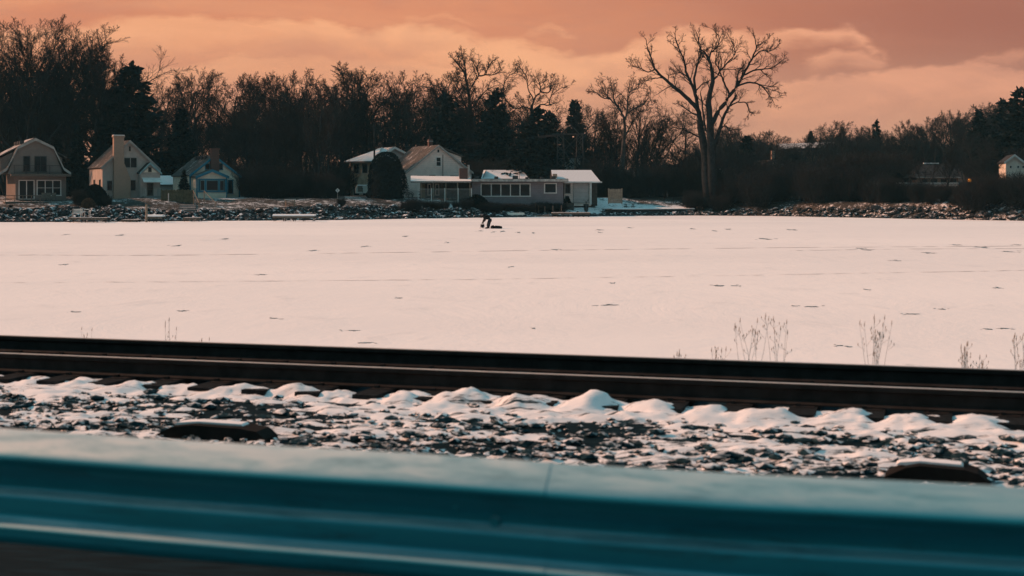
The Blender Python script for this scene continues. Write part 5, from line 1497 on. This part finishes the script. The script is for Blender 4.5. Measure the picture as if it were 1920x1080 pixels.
# ------------------------------------------------------------------ docks
def dock(px0, px1, ydeck, Y, label, nleg=4, width=1.6, mdeck=M_deck, foot=None, rz=0.0):
    a = at(px0, ydeck, Y); b = at(px1, ydeck, Y); L = b.x - a.x; z = a.z
    root = empty('dock', (a.x, Y, 0), rz, label, 'dock')
    m = MB(); n_ = int(L / .22)
    for i in range(n_): x = i * L / n_; m.box(x, x + L / n_ - .015, -width / 2, width / 2, z - .10, z - .02)
    m.build('planks', mdeck, root)
    if mdeck is not M_deck:
        m = MB(); k_ = 7
        vs = [(xx, math.cos(math.pi * j / (k_ - 1)) * width * .5, z - .019 + .20 * math.sin(math.pi * j / (k_ - 1)) ** .6) for xx in (0, L * .3, L * .7, L) for j in range(k_)]
        fs = [(q * k_ + j, q * k_ + j + 1, (q + 1) * k_ + j + 1, (q + 1) * k_ + j)[::-1] for q in range(3) for j in range(k_ - 1)] + [tuple(range(k_)), tuple(range(4 * k_ - 1, 3 * k_ - 1, -1))]
        m.add(vs, fs); m.build('snow_cover', M_snow, root)
    for q in (-width / 2 + .03, width / 2 - .12): m = MB(); m.box(0, L, q, q + .09, z - .26, z - .102); m.build('stringer', M_wood, root)
    for i in range(nleg):
        x = .15 + (L - .3) * i / (nleg - 1)
        for sy in (-1, 1):
            m = MB(); m.bar((x, sy * (width / 2 - .2), -.3), (x, sy * (width / 2 - .2), z - .1), .05, 6); m.build('leg', M_iron, root)
    return root, z, L
sdock = snow_on('snowed_planks', (.15, .13, .11), .95, 2, .4)
_, zd, _ = dock(132, 204, 407.5, 151, 'small grey dock carrying a white bench and a ladder frame', 4)
dock(231, 262, 411, 153, 'tiny low dock between the bench dock and the post dock', 3)
r_, zd2, _ = dock(275, 307, 405.5, 153, 'short snow-topped dock with a stout post left of the stone steps', 3, mdeck=sdock)
dock(346, 378, 407.5, 156, 'small dark dock at the foot of the stone steps', 3)
dock(513, 591, 404.5, 157, 'long snow-covered dock standing over the ice left of the middle', 5, mdeck=sdock)
dock(1034, 1106, 398, 183, 'weathered grey dock with many legs in front of the long low house', 8, 2.2)
dock(935, 1030, 402.5, 184.0, 'dark low dock section left of the many-legged dock', 5, 1.6)
b = MB(); a = at(279, 405, 153); b.bar((0, 0, 0), (0, 0, 1.9), .12, 8); o = b.build('mooring_post', M_woodlit, None, loc=(a.x, 152.0, 0)); tag(o, 'short tan post standing at the left end of the snow-topped dock', 'post')
# bench on the first dock
def bench():
    a = at(133, 407, 151); root = empty('bench', (a.x + .1, 151, zd), 0, 'white slatted bench on the small grey dock', 'bench')
    for i in range(3): m = MB(); m.box(0, 1.1, .22, .25, .45 + i * .16, .57 + i * .16); m.build('back_slat', M_white, root)
    m = MB(); m.box(0, 1.1, -.25, .2, .40, .44); m.build('seat', M_white, root)
    for x in (.05, 1.0):
        m = MB(); m.box(x, x + .06, -.22, -.16, 0, .4); m.build('leg', M_white_dull, root)
        m = MB(); m.box(x, x + .06, .16, .215, 0, .95); m.build('leg', M_white_dull, root)
bench()
def ladder():
    a = at(154, 407, 151); root = empty('dock_ladder', (a.x, 150.7, zd), 0, 'white tubular ladder frame at the right of the dock bench', 'ladder')
    for y in (-.25, .25):
        m = MB(); m.tube([(0, y, 0), (0, y, 1.0), (.45, y, .85), (.9, y, .80), (.9, y, 0)], .025, 5); m.build('side_rail', M_white, root)
    m = MB()
    for x in (0, .45, .9):
        for z in (.3, .6): m.bar((x, -.25, z), (x, .25, z), .02)
    m.bar((.45, -.25, 0), (.45, -.25, .85), .02); m.build('rungs', M_white, root)
ladder()
# stone steps
def steps():
    root = empty('stone_steps', (wx(345, 160), 159, 0), 0, 'flight of snow-dusted stone steps climbing the bank between the rocks', 'steps')
    for i in range(7):
        x = (333 - 345 + (6 - i) * 3.2) * 160 / F; y = .2 + i * .95; X_ = wx(345, 160) + x
        m = MB(); z = gz(X_, 159 + y) + .14; m.box(x - .9, x + .9, y, y + .8, z - .25, z); o = m.build('tread', M_step, root)
M_step = snow_on('step_stone', (.18, .17, .165), .6, 2, .4)
steps()

# ------------------------------------------------------------------ fences
def board_fence(px0, px1, y0a, y1a, Y, label, m=M_wood, n=18, rz=0.0, posts=5, pm=None):
    a = at(px0, y1a, Y); b = at(px1, y1a, Y); L = (b.x - a.x); hgt = (y1a - y0a) / F * Y
    root = empty('board_fence', (a.x, Y, a.z), rz, label, 'fence')
    q = MB(); w = L / n
    for i in range(n): q.box(i * w, i * w + w * .93, -.012, .012, -.3, hgt * random.uniform(.95, 1.02))
    q.build('boards', m, root)
    for i in range(posts):
        x = L * i / (posts - 1); p = MB(); p.box(x - .07, x + .07, -.11, -.015, -.4, hgt + .06); p.build('post', pm or m, root)
    q = MB(); q.box(0, L, .014, .06, hgt * .25, hgt * .33); q.box(0, L, .014, .06, hgt * .8, hgt * .88); q.build('rails', m, root)
    return root
M_fence = mat('green_wood', (0.105, 0.095, 0.06), .9, var=.35, scale=3)
board_fence(303, 363, 356, 384, 168, 'tall weathered board fence in front of the low outbuilding and cottage', M_fence, 26, 0, 7)
board_fence(1141, 1166, 354, 377, 190, 'tan solid board screen standing right of the garage', M_woodlit, 10, 0, 2)
def stair_rail():
    Y = 167; root = empty('stair_railing', at(363, 384, Y), 0, 'sloping timber stair rails beside the board fence', 'railing')
    k = Y / F
    for (x0, y0_, x1, y1_) in ((0, -28, 15, -4), (20, -27, 46, -4)):
        m = MB(); a = Vector((x0 * k, 0, -y0_ * k)); b = Vector((x1 * k, -1.2, -y1_ * k)); m.slab(a + Vector((0, -.1, 0)), b + Vector((0, -.1, 0)), b + Vector((0, .1, 0)), a + Vector((0, .1, 0)), .08); m.bar((b.x, b.y, -.2), (b.x, b.y, b.z), .05); m.bar((a.x, 0, -.2), (a.x, 0, a.z), .05); m.build('handrail', M_woodlit, root)
stair_rail()
def pipe_rail():
    Y = 163; k = Y / F; base = at(382, 393, Y)
    root = empty('low_railing', base, 0, 'low pale pipe railing at the edge of the lawn below the cottage', 'railing')
    m = MB(); L = 62 * k
    m.bar((0, 0, .0 + .55), (L, 0, .55 - .1), .02); m.bar((0, 0, .25), (L, 0, .15), .02)
    for i in range(7): m.bar((L * i / 6, 0, -.4), (L * i / 6, 0, .58 - .1 * i / 6), .025)
    m.build('rails', M_white_dull, root)
pipe_rail()
def picket():
    Y = 183.5; k = Y / F; a = at(734, 379, Y); L = 150 * k; hgt = 25.5 * k
    root = empty('metal_fence', a, 0, 'thin white metal bar fence running from the rounded shrub past the porch', 'fence')
    m = MB(); n_ = 96
    for i in range(n_): x = L * i / (n_ - 1); m.box(x - .012, x + .012, -.012, .012, -.3, hgt)
    m.build('bars', M_white_dull, root)
    m = MB(); m.box(0, L, -.02, .02, hgt - .09, hgt - .04); m.box(0, L, -.02, .02, .1, .15); m.build('rails', M_white_dull, root)
    for i in range(7): x = L * i / 6; m = MB(); m.box(x - .05, x + .05, -.05, .05, -.4, hgt + .06); m.build('post', M_white, root)
picket()
def wire_fence():
    Y = 203; root = empty('wire_fence', at(1246, 385, Y), 0, 'thin dark wire fence along the snowy lawn beside the huge tree', 'fence'); k = Y / F
    for i, p0 in enumerate((0, 17, 36, 50)):
        m = MB(); m.bar((p0 * k, 0, -.4), (p0 * k, 0, 20 * k), .05); m.build('post', M_bark, root)
    m = MB()
    for z in (2, 9, 16): m.bar((0, 0, z * k), (50 * k, 0, z * k), .012, 3)
    m.build('wires', M_iron, root)
wire_fence()
for p0, hh_, lab in ((316, 384, 'slim white post standing left of the board fence by the white steps'), (314.5, 382, None)):
    if lab:
        a = at(p0, hh_, 167); m = MB(); m.bar((0, 0, -.3), (0, 0, 1.35), .05); o = m.build('white_post', M_white, None, loc=a); tag(o, lab, 'post')

# ------------------------------------------------------------------ small things on the far bank
def diamond_sign():
    Y = 178; a = at(633, 376, Y); k = Y / F; root = empty('diamond_sign', (a.x, Y, gz(a.x, Y)), 0, 'pale diamond-shaped sign on a post left of the two-storey house', 'sign')
    zc = H - (357 - HY) * k - root.location.z
    m = MB(); m.bar((0, .03, 0), (0, .03, zc + .2), .035); m.build('post', M_white_dull, root)
    m = MB(); r = 4.2 * k; m.prism([(0, zc - r), (r, zc), (0, zc + r), (-r, zc)], -.015, .0); p = m.build('plate', M_white, root)
    m = MB(); m.box(-.025, .025, -.02, -.016, zc - r * .5, zc + r * .4); m.add([(-.09, -.02, zc + r * .15), (.09, -.02, zc + r * .15), (0, -.02, zc + r * .5)], [(0, 1, 2)]); m.build('arrow', M_darkpaint, p)
diamond_sign()
def trailer():
    Y = 190; a = at(667, 380, Y); z = gz(a.x, Y); k = Y / F
    root = empty('camper_trailer', (a.x, Y, z), R(8), 'white box camper trailer parked behind the rounded shrub', 'trailer')
    L = 26 * k; zt = H - (348 - HY) * k - z
    m = MB(); m.prism([(0, .5), (L + 2, .5), (L + 2, zt - .2), (L + 1.8, zt), (.25, zt), (0, zt - .3)], 0, 2.2); m.build('body', M_trailer, root)
    m = MB(); m.prism([(.2, zt + .003), (L + 1.8, zt + .003), (L + 1.8, zt + .10), (.3, zt + .12)], .05, 2.1); m.build('roof_snow', M_snow, root)
    m = MB(); m.box(.25, .9, -.03, -.003, .7, 1.5); m.build('hatch', M_wood, root)
    m = MB(); m.box(.9, .95, -.02, -.003, .6, zt - .3); m.build('seam', M_darkpaint, root)
    for x in (1.6, 2.6):
        m = MB(); m.tube([(x, -.06, .33), (x, .16, .33)], .33, 16); m.build('wheel', M_iron, root)
M_trailer = siding('trailer_skin', (.50, .46, .41), .28, True, .2)
trailer()
def truck():
    Y = 187.5; a = at(784, 379, Y); z = gz(a.x, Y); 
    root = empty('pickup_truck', (a.x - 5.3, Y, z - .1), 0, 'white pickup truck nose showing right of the rounded shrub, behind the bar fence', 'truck')
    pr = [(0, .45), (5.3, .45), (5.35, .75), (5.25, 1.08), (4.1, 1.22), (3.5, 1.78), (2.0, 1.82), (1.8, 1.2), (0, 1.18)]
    m = MB(); m.prism(pr, 0, 1.85); bd = m.build('body', M_white, root)
    m = MB(); m.prism([(2.15, 1.25), (3.95, 1.25), (3.42, 1.70), (2.2, 1.74)], -.012, -.004); m.build('side_window', M_glass, root)
    for x in (1.0, 4.3):
        m = MB(); m.tube([(x, -.05, .38), (x, .2, .38)], .38, 18); w = m.build('wheel', M_iron, root)
        m = MB(); m.tube([(x, -.07, .38), (x, -.052, .38)], .2, 12); m.build('rim', M_white_dull, w)
        m = MB()
        m.tube([(x + .47 * math.cos(t * math.pi / 8), -.006, .42 + .47 * math.sin(t * math.pi / 8)) for t in range(9)], .05, 5); m.build('wheel_arch', M_darkpaint, root)
    m = MB(); m.box(5.24, 5.37, .1, .4, .8, .98); m.build('headlight', M_glass, root); m = MB(); m.box(5.24, 5.37, 1.45, 1.75, .8, .98); m.build('headlight', M_glass, root)
    m = MB(); m.box(5.30, 5.46, .05, 1.8, .45, .62); m.build('bumper', M_darkpaint, root)
truck()
def picnic(px, Y, label, m=M_darkpaint2):
    x = wx(px, Y); root = empty('picnic_table', (x, Y, gz(x, Y)), R(10), label, 'table', 'picnic tables on the snowy lawn')
    b = MB(); b.box(-.7, .7, -.4, .4, .70, .76); b.build('tabletop', m, root)
    b = MB(); b.box(-.65, .65, -.35, .35, .762, .80); b.build('snow', M_snow, root)
    for sy in (-1, 1): b = MB(); b.box(-.7, .7, sy * .75 - .13, sy * .75 + .13, .40, .45); b.build('bench_board', m, root)
    for sx in (-1, 1):
        for sy in (-1, 1): b = MB(); b.bar((sx * .5, sy * .75, 0), (sx * .5, sy * .25, .70), .05, 4); b.build('leg', m, root)
        b = MB(); b.bar((sx * .5, -.8, .38), (sx * .5, .8, .38), .04, 4); b.build('brace', m, root)
picnic(1138, 190, 'dark picnic table at the foot of the tan board screen')
picnic(1180, 194, 'dark picnic table alone on the lawn, right of the tan board screen')
picnic(544, 168, 'pale table on the lawn by the foot of the brown stand', M_woodlit)
def planter(px, Y, label, w=.35, hh_=1.0, frond=True):
    x = wx(px, Y); root = empty('planter', (x, Y, gz(x, Y) - .05), 0, label, 'planter')
    b = MB(); b.tube([(0, 0, 0), (0, 0, hh_ * .8), (0, 0, hh_)], [w * .7, w, w * 1.08], 12); b.build('pot', M_darkpaint, root)
    b = MB()
    for i in range(16): a_ = i * .9; b.tube([(0, 0, hh_), (.15 * math.cos(a_), .15 * math.sin(a_), hh_ + .35), (.45 * math.cos(a_), .3 * math.sin(a_), hh_ + random.uniform(.3, .8))], [.015, .012, .004], 3)
    b.build('dry_stems', M_twig_brown, root)
planter(1099, 190.5, 'dark round planter with dry stems in front of the garage door')
def planter_box():
    x = wx(1066, 190); root = empty('planter_box', (x, 190, gz(x, 190) - .2), 0, 'dark wooden planter box with a small evergreen left of the garage door', 'planter')
    b = MB(); b.box(-.8, .7, -.4, .4, 0, 1.05); b.build('box', M_darkpaint2, root)
    C = []; D = []
    for i in range(500): t = random.random(); a_ = random.uniform(0, 6.28); r = .5 * (1 - t) * random.random() + .02; C.append((-.2 + r * math.cos(a_), r * math.sin(a_), 1.0 + t * .9)); D.append(unit(np.array([math.cos(a_), math.sin(a_), .3])))
    link_mesh('evergreen', leaf_cloud('evergreen', np.array(C), np.array(D), .22, M_needle, 3), root)
planter_box()
def canoe():
    a = at(951, 402, 182.0); root = empty('canoe', (a.x, 181.5, .22), R(-4), 'upturned pinkish canoe lying at the waterline right of the fisherman', 'canoe')
    L = 1.5; vs = []; fs = []; n_ = 15; k = 9
    for i in range(n_):
        t = i / (n_ - 1) * 2 - 1; w = .33 * (1 - t * t) ** .6 + .01; h_ = .34 * (1 - .25 * t * t)
        for j in range(k): th = math.pi * j / (k - 1); vs.append((L * t * 1.0 + .7, w * math.cos(th), h_ * math.sin(th) ** .8 + .08 * t * t))
    for i in range(n_ - 1):
        for j in range(k - 1): q = i * k + j; fs.append((q, q + 1, q + k + 1, q + k))
    b = MB(); b.add(vs, fs); b.build('hull', mat('pink_hull', (.72, .60, .52), .5, var=.1), root, True)
    b = MB(); b.tube([(-.8, 0, .1), (0, 0, .30), (.7, 0, .35), (1.4, 0, .30), (2.2, 0, .1)], .02, 4); b.build('keel', M_wood, root)
canoe()
# dock posts in front of the long house
for i, (p0, yt) in enumerate([(960, 390), (1004, 380), (1010, 385), (1022, 387), (1037, 386), (1053, 385)]):
    a = at(p0, yt, 184.6); b = MB(); b.bar((0, 0, -.3), (0, 0, a.z), .055, 6); o = b.build('mooring_post', M_wood, None, loc=(a.x, 185.2, 0)); tag(o, 'slender grey mooring post before the long low house, ' + ['alone at far left', 'second from left', 'third from left', 'fourth from left', 'fifth from left', 'rightmost'][i], 'post', 'mooring posts before the long low house')
# orange porch lamp far right
a = at(1818, 339, 206); root = empty('orange_lamp', (a.x, a.y, gz(a.x, a.y)), 0, 'small glowing orange lamp among the brush left of the white house', 'lamp')
hz = a.z - gz(a.x, a.y)
b = MB(); b.bar((0, 0, 0), (0, 0, hz - .2), .05); b.build('lamp_post', M_iron, root)
lm, lt, lp = base_mat('lamp_glow'); lp.inputs['Base Color'].default_value = (.9, .35, .05, 1); lp.inputs['Emission Color'].default_value = (1, .33, .03, 1); lp.inputs['Emission Strength'].default_value = .7
b = MB(); b.tube([(0, 0, hz - .2), (0, 0, hz - .05), (0, 0, hz + .2), (0, 0, hz + .3)], [.15, .26, .24, .08], 10); b.build('lamp_shade', lm, root, True)

# ------------------------------------------------------------------ the ice fisherman
def skin_mesh(name, verts, edges, radii, m, parent, sub=2, root_i=0):
    me = bpy.data.meshes.new(name); me.from_pydata(verts, edges, []); o = bpy.data.objects.new(name, me); COL.objects.link(o)
    o.modifiers.new('skin', 'SKIN')
    if not me.skin_vertices: me.attributes.new('', 'FLOAT', 'POINT')
    for i, r in enumerate(radii):
        sv_ = me.skin_vertices[0].data[i]; sv_.radius = r if hasattr(r, '__len__') else (r, r); sv_.use_root = (i == root_i)
    s_ = o.modifiers.new('sub', 'SUBSURF'); s_.levels = sub; s_.render_levels = sub
    dg = bpy.context.evaluated_depsgraph_get(); dg.update(); ev = o.evaluated_get(dg); nm = bpy.data.meshes.new_from_object(ev)
    o.modifiers.clear(); o.data = nm; nm.materials.clear(); nm.materials.append(m)
    nm.polygons.foreach_set('use_smooth', [True] * len(nm.polygons)); o.parent = parent
    return o
def fisherman():
    Y = H * F / (428.5 - HY); x0 = wx(914.5, Y)
    root = empty('person', (x0, Y, 0), 0, 'person in dark winter clothes bending over the ice beside a sled', 'person')
    # faces left (-x); bent forward at the hips
    V = []; E = []; Rr = []
    def v(p, r): V.append(p); Rr.append(r); return len(V) - 1
    pel = v((.20, 0, .84), (.165, .15)); bel = v((.06, 0, .99), (.165, .15)); che = v((-.16, 0, 1.10), (.19, .165)); upc = v((-.32, 0, 1.11), (.16, .13))
    nk = v((-.43, 0, 1.10), .07); hd = v((-.50, 0, 1.07), (.095, .09)); h2 = v((-.59, 0, 1.02), (.10, .095)); ch_ = v((-.63, 0, .95), (.06, .06))
    E += [(pel, bel), (bel, che), (che, upc), (upc, nk), (nk, hd), (hd, h2), (h2, ch_)]
    for s in (-1, 1):
        off = .03 if s < 0 else -.05
        hp = v((.19, s * .10, .78), .125); kn = v((.10 + off, s * .13, .46), .085); an = v((.06 + off * 1.5, s * .14, .11), .060); ft = v((-.02 + off * 1.5, s * .15, .055), .055); to = v((-.15 + off * 1.5, s * .16, .045), .045)
        E += [(pel, hp), (hp, kn), (kn, an), (an, ft), (ft, to)]
        sh = v((-.30, s * .20, 1.07), .085); el = v((-.26 - .04 * s, s * .26, .79), .062); wr = v((-.40 - .04 * s, s * .17, .60), .045); pa = v((-.45 - .04 * s, s * .14, .54), (.045, .030))
        E += [(upc, sh), (sh, el), (el, wr), (wr, pa)]
        for q, (dx, ln) in enumerate(((-.03, .07), (-.01, .085), (.01, .08), (.03, .06))):
            a = v((-.46 - .04 * s + dx * .6, s * .13 + dx * .3, .50), .011); b_ = v((-.47 - .04 * s + dx, s * .10, .50 - ln * .6), .010); c_ = v((-.45 - .04 * s + dx, s * .075, .50 - ln), .009); E += [(pa, a), (a, b_), (b_, c_)]
        a = v((-.42 - .04 * s, s * .10, .55), .012); b_ = v((-.43 - .04 * s, s * .07, .51), .011); E += [(pa, a), (a, b_)]
    skin_mesh('body', V, E, Rr, M_jacket, root)
    # face parts and hood
    m = MB(); m.tube([(-.675, 0, 1.00), (-.70, 0, .985), (-.69, 0, .965)], [.012, .018, .008], 6); m.build('nose', M_skin, root, True)
    m = MB(); m.tube([(-.64, -.035, .93), (-.655, 0, .925), (-.64, .035, .93)], .008, 5); m.build('mouth', M_skin, root)
    for s in (-1, 1):
        m = MB(); m.tube([(-.67, s * .035, 1.02), (-.682, s * .035, 1.018)], [.012, .008], 8); m.build('eye', M_iron, root)
        m = MB(); m.tube([(-.56, s * .098, 1.02), (-.56, s * .112, 1.02)], [.03, .02], 8); m.build('ear', M_skin, root)
    V = [(-.44, 0, 1.10), (-.52, 0, 1.10), (-.60, 0, 1.06)]; skin_mesh('knit_hat', V, [(0, 1), (1, 2)], [.085, .118, .110], M_jacket2, root, 2, 1)
    V = [(.20, 0, .86), (.20, 0, .80)]
    Vt = [(.20, 0, .84), (.19, -.10, .77), (.13, -.13, .46), (.075, -.14, .14), (.19, .10, .77), (.05, .13, .46), (-.01, .14, .14)]
    skin_mesh('trousers', Vt, [(0, 1), (1, 2), (2, 3), (0, 4), (4, 5), (5, 6)], [.165, .165, .135, .11, .165, .135, .11], M_navy, root)
    for (bx_, by_) in ((.075, -.14), (-.01, .14)):
        m = MB(); m.tube([(bx_ + .02, by_, .22), (bx_ + .01, by_, .08), (bx_ - .08, by_, .055), (bx_ - .22, by_, .04)], [.085, .085, .07, .045], 10); m.build('boot', M_iron, root, True)
    # coat: closed skinned shell over the torso and arms
    Vc = [(.13, 0, .90), (.03, 0, 1.0), (-.16, 0, 1.105), (-.31, 0, 1.115), (-.30, -.20, 1.075), (-.22, -.26, .79), (-.355, -.18, .63), (-.30, .20, 1.075), (-.30, .26, .79), (-.435, .18, .63)]
    skin_mesh('coat', Vc, [(0, 1), (1, 2), (2, 3), (3, 4), (4, 5), (5, 6), (3, 7), (7, 8), (8, 9)], [(.19, .19), (.23, .22), (.25, .235), (.20, .18), .13, .105, .08, .13, .105, .08], M_jacket, root, 2, 2)
    return x0, Y
M_jacket = mat('black_winter_cloth', (0.012, 0.012, 0.013), .9, var=.3, scale=8, spec=.1)
M_jacket2 = mat('dark_knit', (0.02, 0.017, 0.016), .95, var=.3, scale=20)
M_navy = mat('navy_cloth', (0.010, 0.018, 0.028), .9, var=.3, scale=8)
M_skin = mat('skin', (0.35, 0.20, 0.14), .6, var=.1)
fx, fy = fisherman()
def sled():
    root = empty('sled', (fx + .28, fy - .05, 0), 0, 'long black gear sled lying on the ice behind the bending person', 'sled')
    m = MB(); L = .98; pr = [(0, .03), (.06, 0), (L - .05, 0), (L + .04, .05), (L, .20), (0, .22), (-.04, .12)]
    m.prism(pr, -.26, .26); m.build('tub', M_jacket, root)
    m = MB(); m.prism([(.02, .222), (.32, .222), (.30, .26), (.18, .30), (.05, .26)], -.2, .2); m.prism([(.34, .222), (.9, .206), (.8, .24), (.4, .262)], -.22, .2); m.build('gear', M_jacket2, root)
    m = MB(); m.tube([(-.04, 0, .06), (-.25, .05, .03), (-.42, 0, .02)], .012, 4); m.build('tow_rope', M_woodlit, root)
sled()
def stool():
    root = empty('bucket', (fx - .47, fy - .05, 0), 0, 'small black bucket on a splayed frame before the bending person', 'bucket')
    m = MB(); m.tube([(0, 0, .08), (0, 0, .36)], [.13, .165], 12); m.build('pail', M_jacket, root, False)
    m = MB(); m.tube([(0, 0, .362), (0, 0, .375)], .175, 12); m.build('rim', M_jacket2, root)
    for sx in (-1, 1):
        for sy in (-1, 1): m = MB(); m.bar((sx * .22, sy * .16, 0), (sx * .15, sy * .12, .34), .014, 5); m.build('leg', M_white_dull, root)
    m = MB(); m.tube([(-.15, 0, .36), (-.10, 0, .48), (0, 0, .53), (.10, 0, .48), (.15, 0, .36)], .010, 5); m.build('handle', M_white_dull, root)
stool()
def auger():
    root = empty('ice_auger', (fx - .42, fy + .12, 0), 0, 'thin hand auger held upright by the bending person', 'auger')
    m = MB(); m.bar((0, 0, -.05), (0, 0, .50), .012, 6); m.build('shaft', M_white_dull, root)
    m = MB(); m.tube([(-.07, -.06, .46), (0, 0, .47), (.07, .05, .46)], .014, 6); m.build('handle', M_iron, root)
    m = MB(); m.tube([(.03 * math.cos(i * .9), .03 * math.sin(i * .9), i * .014) for i in range(22)], .012, 4); m.build('flighting', M_iron, root)
auger()

# faint teal haze, added to lift the darks of the far woods
hm = bpy.data.materials.new('dark_lift_haze'); hm.use_nodes = True
ht = NT(hm.node_tree); ho = ht.n('ShaderNodeOutputMaterial'); pv = ht.n('ShaderNodeVolumePrincipled')
pv.inputs['Color'].default_value = (.35, .85, 1.0, 1); pv.inputs['Density'].default_value = .00015; pv.inputs['Anisotropy'].default_value = 0.0
ht.link(pv.outputs[0], ho.inputs['Volume'])
hb_ = MB(); hb_.box(-640, 640, -230, 680, -3, 60); hz_ = hb_.build('haze', hm); tag(hz_, 'faint teal haze added over the lake to lift the dark far woods', 'haze', kind='stuff')

scene.render.engine = 'CYCLES'
scene.render.resolution_x = 1024; scene.render.resolution_y = 576
